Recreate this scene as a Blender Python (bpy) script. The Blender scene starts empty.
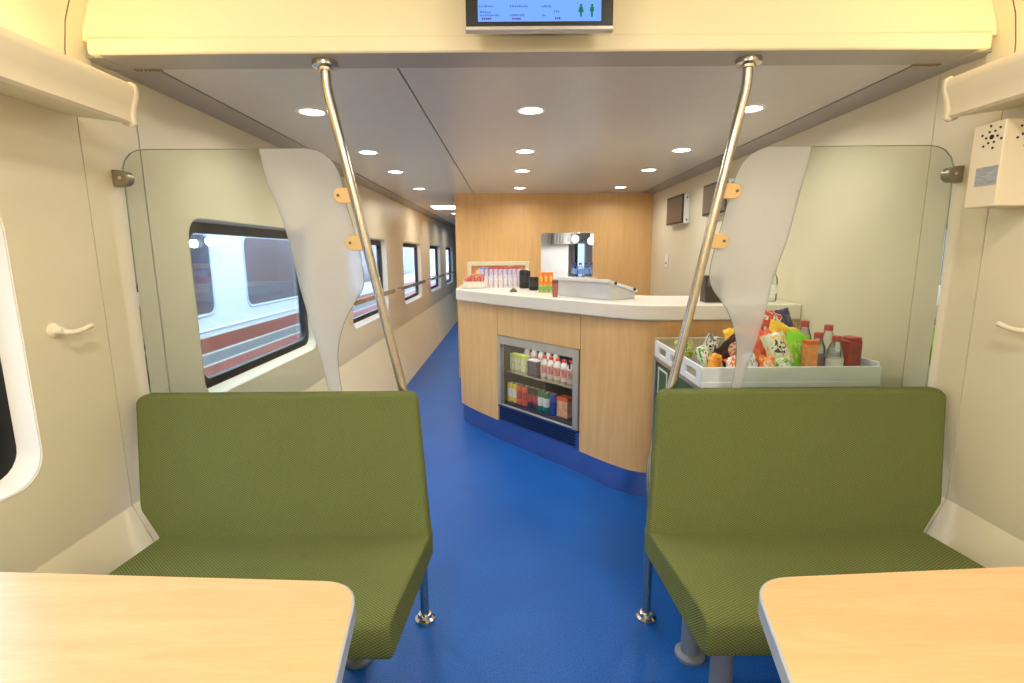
import bpy, bmesh, math, random
from mathutils import Vector, Matrix, noise
random.seed(7)
S = bpy.context.scene
COL = S.collection
PI = math.pi
# ------------------------------------------------------------------ camera
FPX, PITCH, YAW, ROLL, H = 511.0, math.radians(9.7), math.radians(.12), math.radians(.43), 1.40
def cam_axes():
    cp, sp = math.cos(PITCH), math.sin(PITCH)
    m = Matrix.Rotation(-YAW, 3, 'Z')
    r, f, u = m @ Vector((1, 0, 0)), m @ Vector((0, cp, -sp)), m @ Vector((0, sp, cp))
    c, s = math.cos(ROLL), math.sin(ROLL)
    return c*r - s*u, s*r + c*u, f
RT, UP, FW = cam_axes()
def ray(u, v): return FW + RT*((u-512)/FPX) + UP*((341.5-v)/FPX)
EYE = Vector((0, 0, H))
def pt(u, v, X=None, Y=None, Z=None):
    d = ray(u, v)
    t = X/d.x if X is not None else Y/d.y if Y is not None else (Z-H)/d.z
    return EYE + d*t
cd = bpy.data.cameras.new('camera'); cam = bpy.data.objects.new('camera', cd); COL.objects.link(cam)
cd.sensor_fit = 'HORIZONTAL'; cd.sensor_width = 36; cd.lens = FPX/1024*36; cd.clip_start = .02; cd.clip_end = 300
cam.matrix_world = Matrix(((RT.x, UP.x, -FW.x, 0), (RT.y, UP.y, -FW.y, 0), (RT.z, UP.z, -FW.z, H), (0, 0, 0, 1)))
S.camera = cam
# ------------------------------------------------------------------ materials
def srgb(r, g, b):
    f = lambda c: (c/255/12.92) if c/255 <= .04045 else ((c/255+.055)/1.055)**2.4
    return (f(r), f(g), f(b), 1)
MATS = {}
def newmat(name):
    m = bpy.data.materials.new(name); m.use_nodes = True
    nt = m.node_tree
    return m, nt, nt.nodes['Principled BSDF']
def nd(nt, t, **kw):
    n = nt.nodes.new(t)
    for k, v in kw.items():
        if k in n.inputs: n.inputs[k].default_value = v
        else: setattr(n, k, v)
    return n
def mat(name, col, rough=.5, metal=0, var=.06, scale=8, spec=.5, bump=0, stretch=None, emit=None, estr=0, coat=0):
    if name in MATS: return MATS[name]
    m, nt, b = newmat(name)
    b.inputs['Roughness'].default_value = rough; b.inputs['Metallic'].default_value = metal
    b.inputs['Specular IOR Level'].default_value = spec
    if coat: b.inputs['Coat Weight'].default_value = coat; b.inputs['Coat Roughness'].default_value = .1
    tc = nd(nt, 'ShaderNodeTexCoord'); mp = nd(nt, 'ShaderNodeMapping')
    if stretch: mp.inputs['Scale'].default_value = stretch
    nt.links.new(tc.outputs['Object'], mp.inputs['Vector'])
    nz = nd(nt, 'ShaderNodeTexNoise', Scale=scale, Detail=4.0); nt.links.new(mp.outputs[0], nz.inputs['Vector'])
    r = nd(nt, 'ShaderNodeValToRGB')
    r.color_ramp.elements[0].position = .3; r.color_ramp.elements[1].position = .7
    r.color_ramp.elements[0].color = tuple(c*(1-var) for c in col[:3]) + (1,)
    r.color_ramp.elements[1].color = tuple(min(1, c*(1+var)) for c in col[:3]) + (1,)
    nt.links.new(nz.outputs[0], r.inputs[0]); nt.links.new(r.outputs[0], b.inputs['Base Color'])
    if bump:
        bp = nd(nt, 'ShaderNodeBump', Strength=bump, Distance=.002); nt.links.new(nz.outputs[0], bp.inputs['Height']); nt.links.new(bp.outputs[0], b.inputs['Normal'])
    if emit:
        b.inputs['Emission Color'].default_value = emit; b.inputs['Emission Strength'].default_value = estr
    MATS[name] = m
    return m
def wood(name, c0, c1, stretch, scale=3.0, rough=.4):
    m, nt, b = newmat(name)
    tc = nd(nt, 'ShaderNodeTexCoord'); mp = nd(nt, 'ShaderNodeMapping'); mp.inputs['Scale'].default_value = stretch
    nt.links.new(tc.outputs['Object'], mp.inputs['Vector'])
    n1 = nd(nt, 'ShaderNodeTexNoise', Scale=scale, Detail=8.0, Roughness=.65, Distortion=.6); nt.links.new(mp.outputs[0], n1.inputs['Vector'])
    n2 = nd(nt, 'ShaderNodeTexNoise', Scale=scale*9, Detail=3.0); nt.links.new(mp.outputs[0], n2.inputs['Vector'])
    mx = nd(nt, 'ShaderNodeMath', operation='MULTIPLY_ADD'); mx.inputs[1].default_value = .35
    nt.links.new(n2.outputs[0], mx.inputs[0]); nt.links.new(n1.outputs[0], mx.inputs[2])
    r = nd(nt, 'ShaderNodeValToRGB'); r.color_ramp.elements[0].position = .45; r.color_ramp.elements[1].position = .9
    r.color_ramp.elements[0].color = c0; r.color_ramp.elements[1].color = c1
    nt.links.new(mx.outputs[0], r.inputs[0]); nt.links.new(r.outputs[0], b.inputs['Base Color'])
    b.inputs['Roughness'].default_value = rough
    return m
def fabric(name):
    m, nt, b = newmat(name)
    tc = nd(nt, 'ShaderNodeTexCoord'); sx = nd(nt, 'ShaderNodeSeparateXYZ'); nt.links.new(tc.outputs['Object'], sx.inputs[0])
    def mth(op, a, c=None):
        n = nd(nt, 'ShaderNodeMath', operation=op)
        for i, q in enumerate((a, c)):
            if q is None: continue
            if isinstance(q, (int, float)): n.inputs[i].default_value = q
            else: nt.links.new(q, n.inputs[i])
        return n.outputs[0]
    yz = mth('ADD', sx.outputs['Z'], sx.outputs['Y'])
    k = 2*PI/.0085
    a1 = mth('SINE', mth('MULTIPLY', mth('ADD', mth('MULTIPLY', sx.outputs['X'], .8), yz), k))
    a2 = mth('SINE', mth('MULTIPLY', mth('SUBTRACT', mth('MULTIPLY', sx.outputs['X'], .55), yz), k*1.0))
    pr = mth('MULTIPLY_ADD', a1, .3); pr.node.inputs[2].default_value = .5
    mix = mth('ADD', pr, mth('MULTIPLY', a2, .25))
    nz = nd(nt, 'ShaderNodeTexNoise', Scale=260.0, Detail=2.0); nt.links.new(tc.outputs['Object'], nz.inputs['Vector'])
    mix = mth('ADD', mix, mth('MULTIPLY', mth('SUBTRACT', nz.outputs[0], .5), .5))
    r = nd(nt, 'ShaderNodeValToRGB'); cr = r.color_ramp
    cr.elements[0].position = .1; cr.elements[0].color = srgb(76, 84, 42)
    cr.elements[1].position = .9; cr.elements[1].color = srgb(126, 130, 80)
    e = cr.elements.new(.5); e.color = srgb(102, 112, 62)
    nt.links.new(mix, r.inputs[0]); nt.links.new(r.outputs[0], b.inputs['Base Color'])
    b.inputs['Roughness'].default_value = .9; b.inputs['Specular IOR Level'].default_value = .15
    bp = nd(nt, 'ShaderNodeBump', Strength=.35, Distance=.002); nt.links.new(mix, bp.inputs['Height']); nt.links.new(bp.outputs[0], b.inputs['Normal'])
    return m
def glass(name, tint=(.94, .97, .94, 1), refl=1.0, rough=0.0):
    m, nt, b = newmat(name); nt.nodes.remove(b)
    out = nt.nodes['Material Output']
    t = nd(nt, 'ShaderNodeBsdfTransparent', Color=tint); g = nd(nt, 'ShaderNodeBsdfGlossy', Roughness=rough)
    f = nd(nt, 'ShaderNodeFresnel', IOR=1.35); mm = nd(nt, 'ShaderNodeMath', operation='MULTIPLY'); mm.inputs[1].default_value = refl
    nt.links.new(f.outputs[0], mm.inputs[0])
    mx = nd(nt, 'ShaderNodeMixShader'); nt.links.new(mm.outputs[0], mx.inputs[0])
    nt.links.new(t.outputs[0], mx.inputs[1]); nt.links.new(g.outputs[0], mx.inputs[2]); nt.links.new(mx.outputs[0], out.inputs['Surface'])
    return m
def frosted(name):
    m, nt, b = newmat(name); nt.nodes.remove(b)
    out = nt.nodes['Material Output']
    r = nd(nt, 'ShaderNodeBsdfRefraction', Color=(.95, .96, .95, 1), Roughness=.32, IOR=1.12)
    d = nd(nt, 'ShaderNodeBsdfDiffuse', Color=srgb(226, 226, 224)); tl = nd(nt, 'ShaderNodeBsdfTranslucent', Color=srgb(232, 232, 230))
    m1 = nd(nt, 'ShaderNodeMixShader', Fac=.5); nt.links.new(d.outputs[0], m1.inputs[1]); nt.links.new(tl.outputs[0], m1.inputs[2])
    m2 = nd(nt, 'ShaderNodeMixShader', Fac=.45); nt.links.new(r.outputs[0], m2.inputs[1]); nt.links.new(m1.outputs[0], m2.inputs[2])
    nt.links.new(m2.outputs[0], out.inputs['Surface'])
    return m
def emis(name, col, strength):
    m, nt, b = newmat(name); nt.nodes.remove(b)
    e = nd(nt, 'ShaderNodeEmission', Color=col, Strength=strength); nt.links.new(e.outputs[0], nt.nodes['Material Output'].inputs['Surface'])
    return m
def bagmat(name, base, second, patch, ink, seed):
    """printed foil snack bag: base colour, swooshes of a second colour, a front patch and marks on it"""
    m, nt, b = newmat(name)
    tc = nd(nt, 'ShaderNodeTexCoord'); mp = nd(nt, 'ShaderNodeMapping'); mp.inputs['Location'].default_value = (seed*1.7, seed*.9, seed*2.3)
    nt.links.new(tc.outputs['Generated'], mp.inputs['Vector'])
    n1 = nd(nt, 'ShaderNodeTexNoise', Scale=2.6, Detail=1.0, Distortion=1.2); nt.links.new(mp.outputs[0], n1.inputs['Vector'])
    s1 = nd(nt, 'ShaderNodeMath', operation='GREATER_THAN'); s1.inputs[1].default_value = .56; nt.links.new(n1.outputs[0], s1.inputs[0])
    mix1 = nd(nt, 'ShaderNodeMixRGB'); mix1.inputs[1].default_value = base; mix1.inputs[2].default_value = second; nt.links.new(s1.outputs[0], mix1.inputs[0])
    # elliptical patch round the middle of the front
    vm = nd(nt, 'ShaderNodeVectorMath', operation='DISTANCE'); vm.inputs[1].default_value = (.5, 0, .52)
    flat = nd(nt, 'ShaderNodeVectorMath', operation='MULTIPLY'); flat.inputs[1].default_value = (1, 0, 1.25); nt.links.new(tc.outputs['Generated'], flat.inputs[0])
    vm.inputs[1].default_value = (.5, 0, .66); nt.links.new(flat.outputs[0], vm.inputs[0])
    s2 = nd(nt, 'ShaderNodeMath', operation='LESS_THAN'); s2.inputs[1].default_value = .30; nt.links.new(vm.outputs['Value'], s2.inputs[0])
    n2 = nd(nt, 'ShaderNodeTexNoise', Scale=9.0, Detail=1.0); nt.links.new(mp.outputs[0], n2.inputs['Vector'])
    s3 = nd(nt, 'ShaderNodeMath', operation='GREATER_THAN'); s3.inputs[1].default_value = .54; nt.links.new(n2.outputs[0], s3.inputs[0])
    mixp = nd(nt, 'ShaderNodeMixRGB'); mixp.inputs[1].default_value = patch; mixp.inputs[2].default_value = ink; nt.links.new(s3.outputs[0], mixp.inputs[0])
    mix2 = nd(nt, 'ShaderNodeMixRGB'); nt.links.new(s2.outputs[0], mix2.inputs[0]); nt.links.new(mix1.outputs[0], mix2.inputs[1]); nt.links.new(mixp.outputs[0], mix2.inputs[2])
    nt.links.new(mix2.outputs[0], b.inputs['Base Color']); b.inputs['Roughness'].default_value = .35
    return m
BEIGE = mat('beige laminate', srgb(229, 219, 190), .42, var=.02, scale=3)
BEIGE2 = mat('cream enamel', srgb(240, 230, 200), .35, var=.015, scale=3)
COVEM = mat('cream cove paint', srgb(246, 236, 204), .55, var=.01)
WHITE = mat('white plastic', srgb(238, 238, 234), .4, var=.015)
CREAMP = mat('cream plastic', srgb(240, 228, 200), .4, var=.015)
GREYC = mat('grey ceiling panel', srgb(206, 202, 194), .38, metal=.1, var=.03, scale=30)
GREYT = mat('grey aluminium trim', srgb(168, 164, 156), .4, metal=.3, var=.03)
GAP = mat('dark joint', srgb(150, 130, 90), .8)
RUBBER = mat('black rubber', srgb(18, 18, 24), .45)
STEEL = mat('brushed steel', srgb(196, 190, 178), .24, metal=1, var=.05, scale=40)
DSTEEL = mat('dark steel', srgb(110, 108, 104), .28, metal=.9, var=.05)
CHROME = mat('chrome', srgb(225, 220, 210), .12, metal=1, var=.02)
TAN = mat('satin bronze plate', srgb(226, 192, 140), .35, metal=.45, var=.05)
WOODW = wood('beech wall veneer', srgb(222, 172, 110), srgb(234, 190, 128), (9, 9, .7))
WOODC = wood('beech counter veneer', srgb(212, 166, 106), srgb(228, 188, 130), (9, 9, .7))
WOODT = wood('maple table laminate', srgb(212, 166, 116), srgb(226, 184, 136), (.8, 7, 7), 3.0, .3)
EDGE = mat('grey table edging', srgb(172, 180, 188), .35, var=.02)
FAB = fabric('green woven moquette')
SOLID = mat('white solid surface', srgb(226, 219, 204), .3, var=.015)
GREYLEG = mat('grey painted leg', srgb(122, 128, 140), .45, metal=.2)
GLASS = glass('clear tinted glass', (.91, .94, .895, 1))
WGLASS = glass('window glass', (.93, .95, .97, 1), .3)
FGLASS = glass('fridge glass', (.97, .97, .97, 1), .15)
FROST = frosted('frosted glass')
GEDGE = mat('polished glass edge', srgb(150, 164, 146), .2)
BLACK = mat('black plastic', srgb(20, 20, 22), .35)
SCREENOFF = mat('switched off screen', srgb(112, 100, 88), .3)
KICK = mat('steel kick plate', srgb(120, 150, 200), .16, metal=.9, var=.03)  # blue of the reflected floor is put into the steel colour
def floor_mat():
    m, nt, b = newmat('blue flecked vinyl')
    tc = nd(nt, 'ShaderNodeTexCoord')
    n1 = nd(nt, 'ShaderNodeTexNoise', Scale=170.0, Detail=2.0); n2 = nd(nt, 'ShaderNodeTexNoise', Scale=2.2, Detail=5.0)
    for n in (n1, n2): nt.links.new(tc.outputs['Object'], n.inputs['Vector'])
    r = nd(nt, 'ShaderNodeValToRGB'); r.color_ramp.elements[0].position = .35; r.color_ramp.elements[1].position = .7
    r.color_ramp.elements[0].color = srgb(3, 66, 142); r.color_ramp.elements[1].color = srgb(18, 103, 190)
    mx = nd(nt, 'ShaderNodeMath', operation='MULTIPLY_ADD'); mx.inputs[1].default_value = .25; nt.links.new(n2.outputs[0], mx.inputs[0])
    mm = nd(nt, 'ShaderNodeMath', operation='MULTIPLY'); mm.inputs[1].default_value = .75; nt.links.new(n1.outputs[0], mm.inputs[0]); nt.links.new(mm.outputs[0], mx.inputs[2])
    nt.links.new(mx.outputs[0], r.inputs[0]); nt.links.new(r.outputs[0], b.inputs['Base Color'])
    b.inputs['Roughness'].default_value = .42; b.inputs['Specular IOR Level'].default_value = .3
    return m
FLOORM = floor_mat()
# ------------------------------------------------------------------ mesh builder
class MB:
    def __init__(s): s.v, s.f, s.m = [], [], []
    def add(s, vs, fs, mi=0):
        o = len(s.v); s.v += [Vector(p) for p in vs]; s.f += [tuple(i+o for i in f) for f in fs]; s.m += [mi]*len(fs); return s
    def box(s, x0, x1, y0, y1, z0, z1, mi=0):
        return s.add([(x0,y0,z0),(x1,y0,z0),(x1,y1,z0),(x0,y1,z0),(x0,y0,z1),(x1,y0,z1),(x1,y1,z1),(x0,y1,z1)],
                     [(0,3,2,1),(4,5,6,7),(0,1,5,4),(1,2,6,5),(2,3,7,6),(3,0,4,7)], mi)
    def prism(s, pts, fa, fb, mi=0):
        """polygon pts swept between the maps fa and fb (2D point -> 3D)"""
        n = len(pts)
        return s.add([fa(p) for p in pts]+[fb(p) for p in pts], [tuple(range(n-1,-1,-1)), tuple(range(n,2*n))]+[(i,(i+1)%n,n+(i+1)%n,n+i) for i in range(n)], mi)
    def ext_z(s, pts, z0, z1, mi=0): return s.prism(pts, lambda p:(p[0],p[1],z0), lambda p:(p[0],p[1],z1), mi)
    def ext_y(s, pts, y0, y1, mi=0): return s.prism(pts, lambda p:(p[0],y0,p[1]), lambda p:(p[0],y1,p[1]), mi)
    def ext_x(s, pts, x0, x1, mi=0): return s.prism(pts, lambda p:(x0,p[0],p[1]), lambda p:(x1,p[0],p[1]), mi)
    def tube(s, path, r, n=14, mi=0, cap=True):
        path = [Vector(p) for p in path]; rings = []
        rs = r if isinstance(r, (list, tuple)) else [r]*len(path)
        up = None
        for i, p in enumerate(path):
            t = (path[min(i+1,len(path)-1)]-path[max(i-1,0)]).normalized()
            if up is None: up = Vector((0,0,1)) if abs(t.z) < .9 else Vector((0,1,0))
            a = (up - t*up.dot(t)).normalized(); up = a; b = t.cross(a)
            rings.append([p + (a*math.cos(2*PI*k/n)+b*math.sin(2*PI*k/n))*rs[i] for k in range(n)])
        fs = []
        for i in range(len(path)-1):
            for k in range(n): fs.append((i*n+k, i*n+(k+1)%n, (i+1)*n+(k+1)%n, (i+1)*n+k))
        if cap: fs += [tuple(range(n-1,-1,-1)), tuple((len(path)-1)*n+k for k in range(n))]
        return s.add([p for q in rings for p in q], fs, mi)
    def lathe(s, prof, c=(0,0,0), n=20, mi=0, axis='Z'):
        c = Vector(c); vs, fs, ms = [], [], []
        for r, z in prof:
            for k in range(n):
                a = 2*PI*k/n; q = (r*math.cos(a), r*math.sin(a), z)
                if axis == 'X': q = (z, q[0], q[1])
                if axis == 'Y': q = (q[0], z, q[1])
                vs.append(c+Vector(q))
        for i in range(len(prof)-1):
            for k in range(n): fs.append((i*n+k, i*n+(k+1)%n, (i+1)*n+(k+1)%n, (i+1)*n+k))
        if prof[0][0] > 1e-6: fs.append(tuple(range(n-1,-1,-1)))
        if prof[-1][0] > 1e-6: fs.append(tuple((len(prof)-1)*n+k for k in range(n)))
        o = len(s.v); s.v += vs; s.f += [tuple(i+o for i in f) for f in fs]
        s.m += [mi]*len(fs) if isinstance(mi, int) else [mi[min(j//n, len(mi)-1)] if j < n*(len(prof)-1) else (mi[0] if j == n*(len(prof)-1) and prof[0][0] > 1e-6 else mi[-1]) for j in range(len(fs))]
        return s
    def build(s, name, mats, parent=None, smooth=False, bevel=0, seg=2, origin=None):
        if not isinstance(mats, (list, tuple)): mats = [mats]
        off = Vector((0,0,0)); p = parent
        while p is not None: off += p.location; p = p.parent
        if parent is None and origin is not None: off = Vector(origin)
        me = bpy.data.meshes.new(name); me.from_pydata([tuple(v-off) for v in s.v], [], s.f)
        for m in mats: me.materials.append(m)
        me.polygons.foreach_set('material_index', s.m)
        bm = bmesh.new(); bm.from_mesh(me); bmesh.ops.remove_doubles(bm, verts=bm.verts, dist=1e-5)
        bmesh.ops.recalc_face_normals(bm, faces=bm.faces); bm.to_mesh(me); bm.free()
        o = bpy.data.objects.new(name, me); COL.objects.link(o)
        if parent is not None: o.parent = parent
        elif origin is not None: o.location = origin
        if bevel:
            b = o.modifiers.new('bevel', 'BEVEL'); b.width = bevel; b.segments = seg; b.limit_method = 'ANGLE'; b.angle_limit = math.radians(35)
        if smooth or bevel:
            for q in me.polygons: q.use_smooth = True
            try: me.set_sharp_from_angle(angle=math.radians(38))
            except Exception: pass
        return o
def tag(o, label, cat, group=None):
    o['label'] = label; o['category'] = cat
    if group: o['group'] = group
    return o
def thing(name, label, cat, loc, group=None, rotz=0):
    o = bpy.data.objects.new(name, None); COL.objects.link(o); o.location = loc; o.rotation_euler.z = rotz
    o.empty_display_size = .1
    return tag(o, label, cat, group)
def struct(o): o['kind'] = 'structure'; return o
def copy_tree(o, parent=None):
    c = o.copy(); COL.objects.link(c)
    if parent is not None: c.parent = parent
    for ch in list(o.children): copy_tree(ch, c)
    return c
def rrect(a0, a1, b0, b1, r, n=6):
    out = []
    for ca, cb, s in ((a1-r, b1-r, 0), (a0+r, b1-r, 1), (a0+r, b0+r, 2), (a1-r, b0+r, 3)):
        for k in range(n+1):
            t = (s + k/n)*PI/2; out.append((ca+r*math.cos(t), cb+r*math.sin(t)))
    return out
def smooth_curve(pts, n=6, closed=False):
    pts = [Vector(p) for p in pts]; out = []
    N = len(pts)
    for i in range(N if closed else N-1):
        g = (lambda j: pts[j % N]) if closed else (lambda j: pts[max(0, min(N-1, j))])
        p0, p1, p2, p3 = g(i-1), g(i), g(i+1), g(i+2)
        for k in range(n):
            t = k/n
            out.append(.5*((2*p1)+(p2-p0)*t+(2*p0-5*p1+4*p2-p3)*t*t+(3*p1-p0-3*p2+p3)*t**3))
    if not closed: out.append(pts[-1])
    return out
def bend(pts, r, n=6):
    """polyline with rounded corners"""
    pts = [Vector(p) for p in pts]; out = [pts[0]]
    for i in range(1, len(pts)-1):
        a = (pts[i-1]-pts[i]); b = (pts[i+1]-pts[i]); d = min(r, a.length*.45, b.length*.45)
        p, q = pts[i]+a.normalized()*d, pts[i]+b.normalized()*d
        for k in range(n+1):
            t = k/n; out.append(p*(1-t)**2 + pts[i]*2*t*(1-t) + q*t*t)
    return out + [pts[-1]]
XC, HW = .10, 1.465           # centre line and half width of the coach
XL, XR = XC-HW, XC+HW
YB, YE = -2.6, 13.0           # ends of the coach
ZC = 2.05                     # bar ceiling
YBEAM0, YBEAM1 = 1.745, 1.885
ORD = ['first', 'second', 'third', 'fourth', 'fifth', 'sixth', 'seventh', 'eighth', 'ninth', 'tenth', 'eleventh', 'twelfth']
# ------------------------------------------------------------------ setting
struct(MB().box(XL-.02, XR+.02, YB, YE, -.06, 0).build('floor', FLOORM))
# side walls: panels between joints, window holes cut out
WIN = [(.17, 1.41), (2.22, 3.55), (4.40, 5.71), (6.60, 7.90), (8.78, 10.08), (10.96, 12.26)]
WZ0, WZ1, WR = .765, 1.565, .09
def ring_panel(mb, x, y0, y1, z0, z1, hole):
    """flat panel in the plane X = x with a hole (list of (y, z))"""
    dense = []
    for a, b in zip(hole, hole[1:]+hole[:1]):
        k = max(1, int(math.dist(a, b)/.04)); dense += [(a[0]+(b[0]-a[0])*i/k, a[1]+(b[1]-a[1])*i/k) for i in range(k)]
    hole = dense
    n = len(hole); cy = (min(p[0] for p in hole)+max(p[0] for p in hole))/2; cz = (min(p[1] for p in hole)+max(p[1] for p in hole))/2
    outer = []
    for (y, z) in hole:
        dy, dz = y-cy, z-cz
        ky = ((y1-cy)/dy if dy > 0 else (y0-cy)/dy) if abs(dy) > 1e-9 else 1e9
        kz = ((z1-cz)/dz if dz > 0 else (z0-cz)/dz) if abs(dz) > 1e-9 else 1e9
        k = min(ky, kz); outer.append((cy+dy*k, cz+dz*k))
    vs = [(x, p[0], p[1]) for p in hole]+[(x, p[0], p[1]) for p in outer]
    mb.add(vs, [(i, (i+1) % n, n+(i+1) % n, n+i) for i in range(n)])
    for (cyy, czz) in ((y0,z0),(y1,z0),(y0,z1),(y1,z1)):      # fill the four corners
        best = None
        for i in range(n):
            a, b = outer[i], outer[(i+1) % n]
            ona = abs(a[0]-cyy) < 1e-6 or abs(a[1]-czz) < 1e-6; onb = abs(b[0]-cyy) < 1e-6 or abs(b[1]-czz) < 1e-6
            if ona and onb and not ((abs(a[0]-b[0]) < 1e-6) or (abs(a[1]-b[1]) < 1e-6)):
                mb.add([(x, *a), (x, *b), (x, cyy, czz)], [(0, 1, 2)])
def side_x(sx, x): return XC + sx*x
def low_wall(mb, sx, y0, y1):
    a, b, c = HW, 1.24, HW+.03
    mb.ext_y([(XC+sx*a, .52), (XC+sx*b, 0.0), (XC+sx*c, 0.0), (XC+sx*c, .52)], y0, y1)
def wall(sx, name):
    joints = [YB, 1.715, 1.985, 5.9, 8.2, YE] if sx < 0 else [YB, 1.715, 1.985, 5.75]
    for y0, y1 in zip(joints, joints[1:]):
        mb = MB(); g = .0018
        ya, yb = y0+g, y1-g
        ztop = 2.08
        if sx > 0 and y0 > 1.9: mb.box(XR, XR+.03, ya, yb, 0, .52)
        else: low_wall(mb, sx, ya, yb)
        wins = [w for w in WIN if w[0] > ya and w[1] < yb] if sx < 0 else []
        cuts = [ya]
        for w0, w1 in zip(wins, wins[1:]): cuts.append((w0[1]+w1[0])/2)
        cuts.append(yb)
        if wins:
            for (c0, c1), w in zip(zip(cuts, cuts[1:]), wins):
                ring_panel(mb, side_x(sx, HW), c0, c1, .52, ztop, rrect(w[0], w[1], WZ0, WZ1, WR))
        else:
            mb.box(*(sorted((side_x(sx, HW), side_x(sx, HW+.03)))), ya, yb, .52, ztop)
        struct(mb.build(name, BEIGE))
    # dark lining seen through the joints
    mb = MB()
    for y in joints[1:-1]: mb.box(*sorted((side_x(sx, HW+.004), side_x(sx, HW+.02))), y-.0026, y+.0026, .40, 2.05)
    struct(mb.build('trim_1' if sx < 0 else 'trim_2', GAP))
wall(-1, 'wall_left'); wall(1, 'wall_right')
def loops(mb, x0, l0, x1, l1, mi=0):
    n = len(l0); mb.add([(x0, *p) for p in l0]+[(x1, *p) for p in l1], [(i, (i+1) % n, n+(i+1) % n, n+i) for i in range(n)], mi)
for i, (y0, y1) in enumerate(WIN):
    e = bpy.data.objects.new('window_%d' % (i+1), None); COL.objects.link(e); e.location = (XL, (y0+y1)/2, WZ0); struct(e)
    L0 = rrect(y0, y1, WZ0, WZ1, WR); L1 = rrect(y0+.022, y1-.022, WZ0+.03, WZ1-.012, WR-.015); L2 = rrect(y0+.07, y1-.07, WZ0+.07, WZ1-.06, WR-.03)
    m = MB(); loops(m, XL+.002, rrect(y0-.004, y1+.004, WZ0-.004, WZ1+.004, WR), XL-.002, L0); loops(m, XL-.002, L0, XL-.045, L1); m.build('window_surround', WHITE, e, smooth=True)
    m = MB(); loops(m, XL-.045, L1, XL-.047, L2); loops(m, XL-.047, L2, XL-.075, L2); loops(m, XL-.045, L1, XL-.09, L1); m.build('window_gasket', RUBBER, e)
    m = MB(); m.prism(L2, lambda p: (XL-.060, *p), lambda p: (XL-.066, *p)); m.build('window_pane', WGLASS, e)
# outer skin of the coach so that daylight only comes through the windows
mb = MB()
prev = YB
for i, (y0, y1) in enumerate(WIN):
    c1 = (y1+WIN[i+1][0])/2 if i+1 < len(WIN) else YE
    ring_panel(mb, XL-.10, prev, c1, -.4, 2.6, rrect(y0+.023, y1-.023, WZ0+.031, WZ1-.013, WR-.015)); prev = c1
mb.box(XR+.06, XR+.10, YB, YE, -.4, 2.6); mb.box(XL-.10, XR+.10, YB-.05, YB, -.4, 2.6); mb.box(XL-.10, XR+.10, YE, YE+.05, -.4, 2.6); mb.box(XL-.10, XR+.10, YB-.05, YE+.05, 2.55, 2.6)
struct(mb.build('wall_outside', WHITE))
# saloon cove and ceiling (in front of the beam) as one bent sheet
half = [(HW-.003, 1.87), (HW-.003, 1.95), (1.458, 2.03), (1.445, 2.11), (1.415, 2.19), (1.355, 2.27), (1.26, 2.335), (1.12, 2.385), (.92, 2.415), (.7, 2.43), (0, 2.44)]
prof = [(XC-d, z) for d, z in half] + [(XC+d, z) for d, z in half[-2::-1]]
def sheet(mb, prof, y0, y1):
    n = len(prof); mb.add([(x, y0, z) for x, z in prof]+[(x, y1, z) for x, z in prof], [(i, i+1, n+i+1, n+i) for i in range(n-1)])
mb = MB(); sheet(mb, prof, YB, 1.695); sheet(mb, prof, 1.699, YBEAM0+.05)
struct(mb.build('ceiling', COVEM, smooth=True))
mb = MB(); sheet(mb, [(x+(0.004 if x < XC else -.004)*-1, z+.004) for x, z in prof], 1.685, 1.71)
struct(mb.build('trim_3', GAP))
# panel over the beam, facing the saloon
pp = [(x, z) for x, z in prof if z >= 2.05]
mb = MB(); mb.ext_y([(XC-1.448, 2.075)]+[(x*.999, z) for x, z in pp]+[(XC+1.448, 2.075)], YBEAM0+.012, YBEAM0+.04)
struct(mb.build('wall_front', COVEM))
mb = MB(); mb.box(XC-1.430, XC+1.430, YBEAM0, YBEAM0+.03, 2.031, 2.082)
struct(mb.build('trim_4', COVEM, bevel=.008, seg=3))
mb = MB(); mb.box(XC-1.40, XC+1.40, YBEAM0+.006, YBEAM1, 2.03, 2.07)
for s_ in (-1, 1): mb.box(*sorted((XC+s_*1.40, XC+s_*1.50)), YBEAM0+.03, YBEAM1, 2.03, 2.07)
struct(mb.build('beam', GREYT, bevel=.004))
mb = MB()
for s_ in (-1, 1):
    for k in range(7): mb.box(*sorted((XC+s_*(1.285+k*.014), XC+s_*(1.291+k*.014))), YBEAM1-.012, YBEAM1+.004, 2.026, 2.031)
struct(mb.build('trim_5', GAP))
# bar ceiling: two panels with a joint, sloping side strips
mb = MB(); mb.box(XC-1.33, -.396, YBEAM1, YE, ZC, ZC+.03); mb.box(-.388, XC+1.33, YBEAM1, YE, ZC, ZC+.03)
struct(mb.build('ceiling', GREYC))
mb = MB()
for s_ in (-1, 1): mb.ext_y([(XC+s_*1.336, ZC-.003), (XC+s_*1.47, ZC-.018), (XC+s_*1.47, ZC+.03), (XC+s_*1.336, ZC+.03)], YBEAM1, YE)
struct(mb.build('trim_6', GREYT))
struct(MB().box(-.397, -.387, YBEAM1+.06, YE, ZC+.012, ZC+.02).build('trim_7', mat('dark shadow gap', srgb(60, 54, 48), .8)))
struct(MB().box(XL-.1, XR+.1, YBEAM1, YE, ZC+.035, ZC+.06).build('ceiling', GREYC))
struct(MB().box(XL, XR, YB, YB+.03, 0, 2.5).build('wall_rear', BEIGE))
struct(MB().box(XL, XR, YE-.03, YE, 0, 2.2).build('wall_end', BEIGE))
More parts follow.
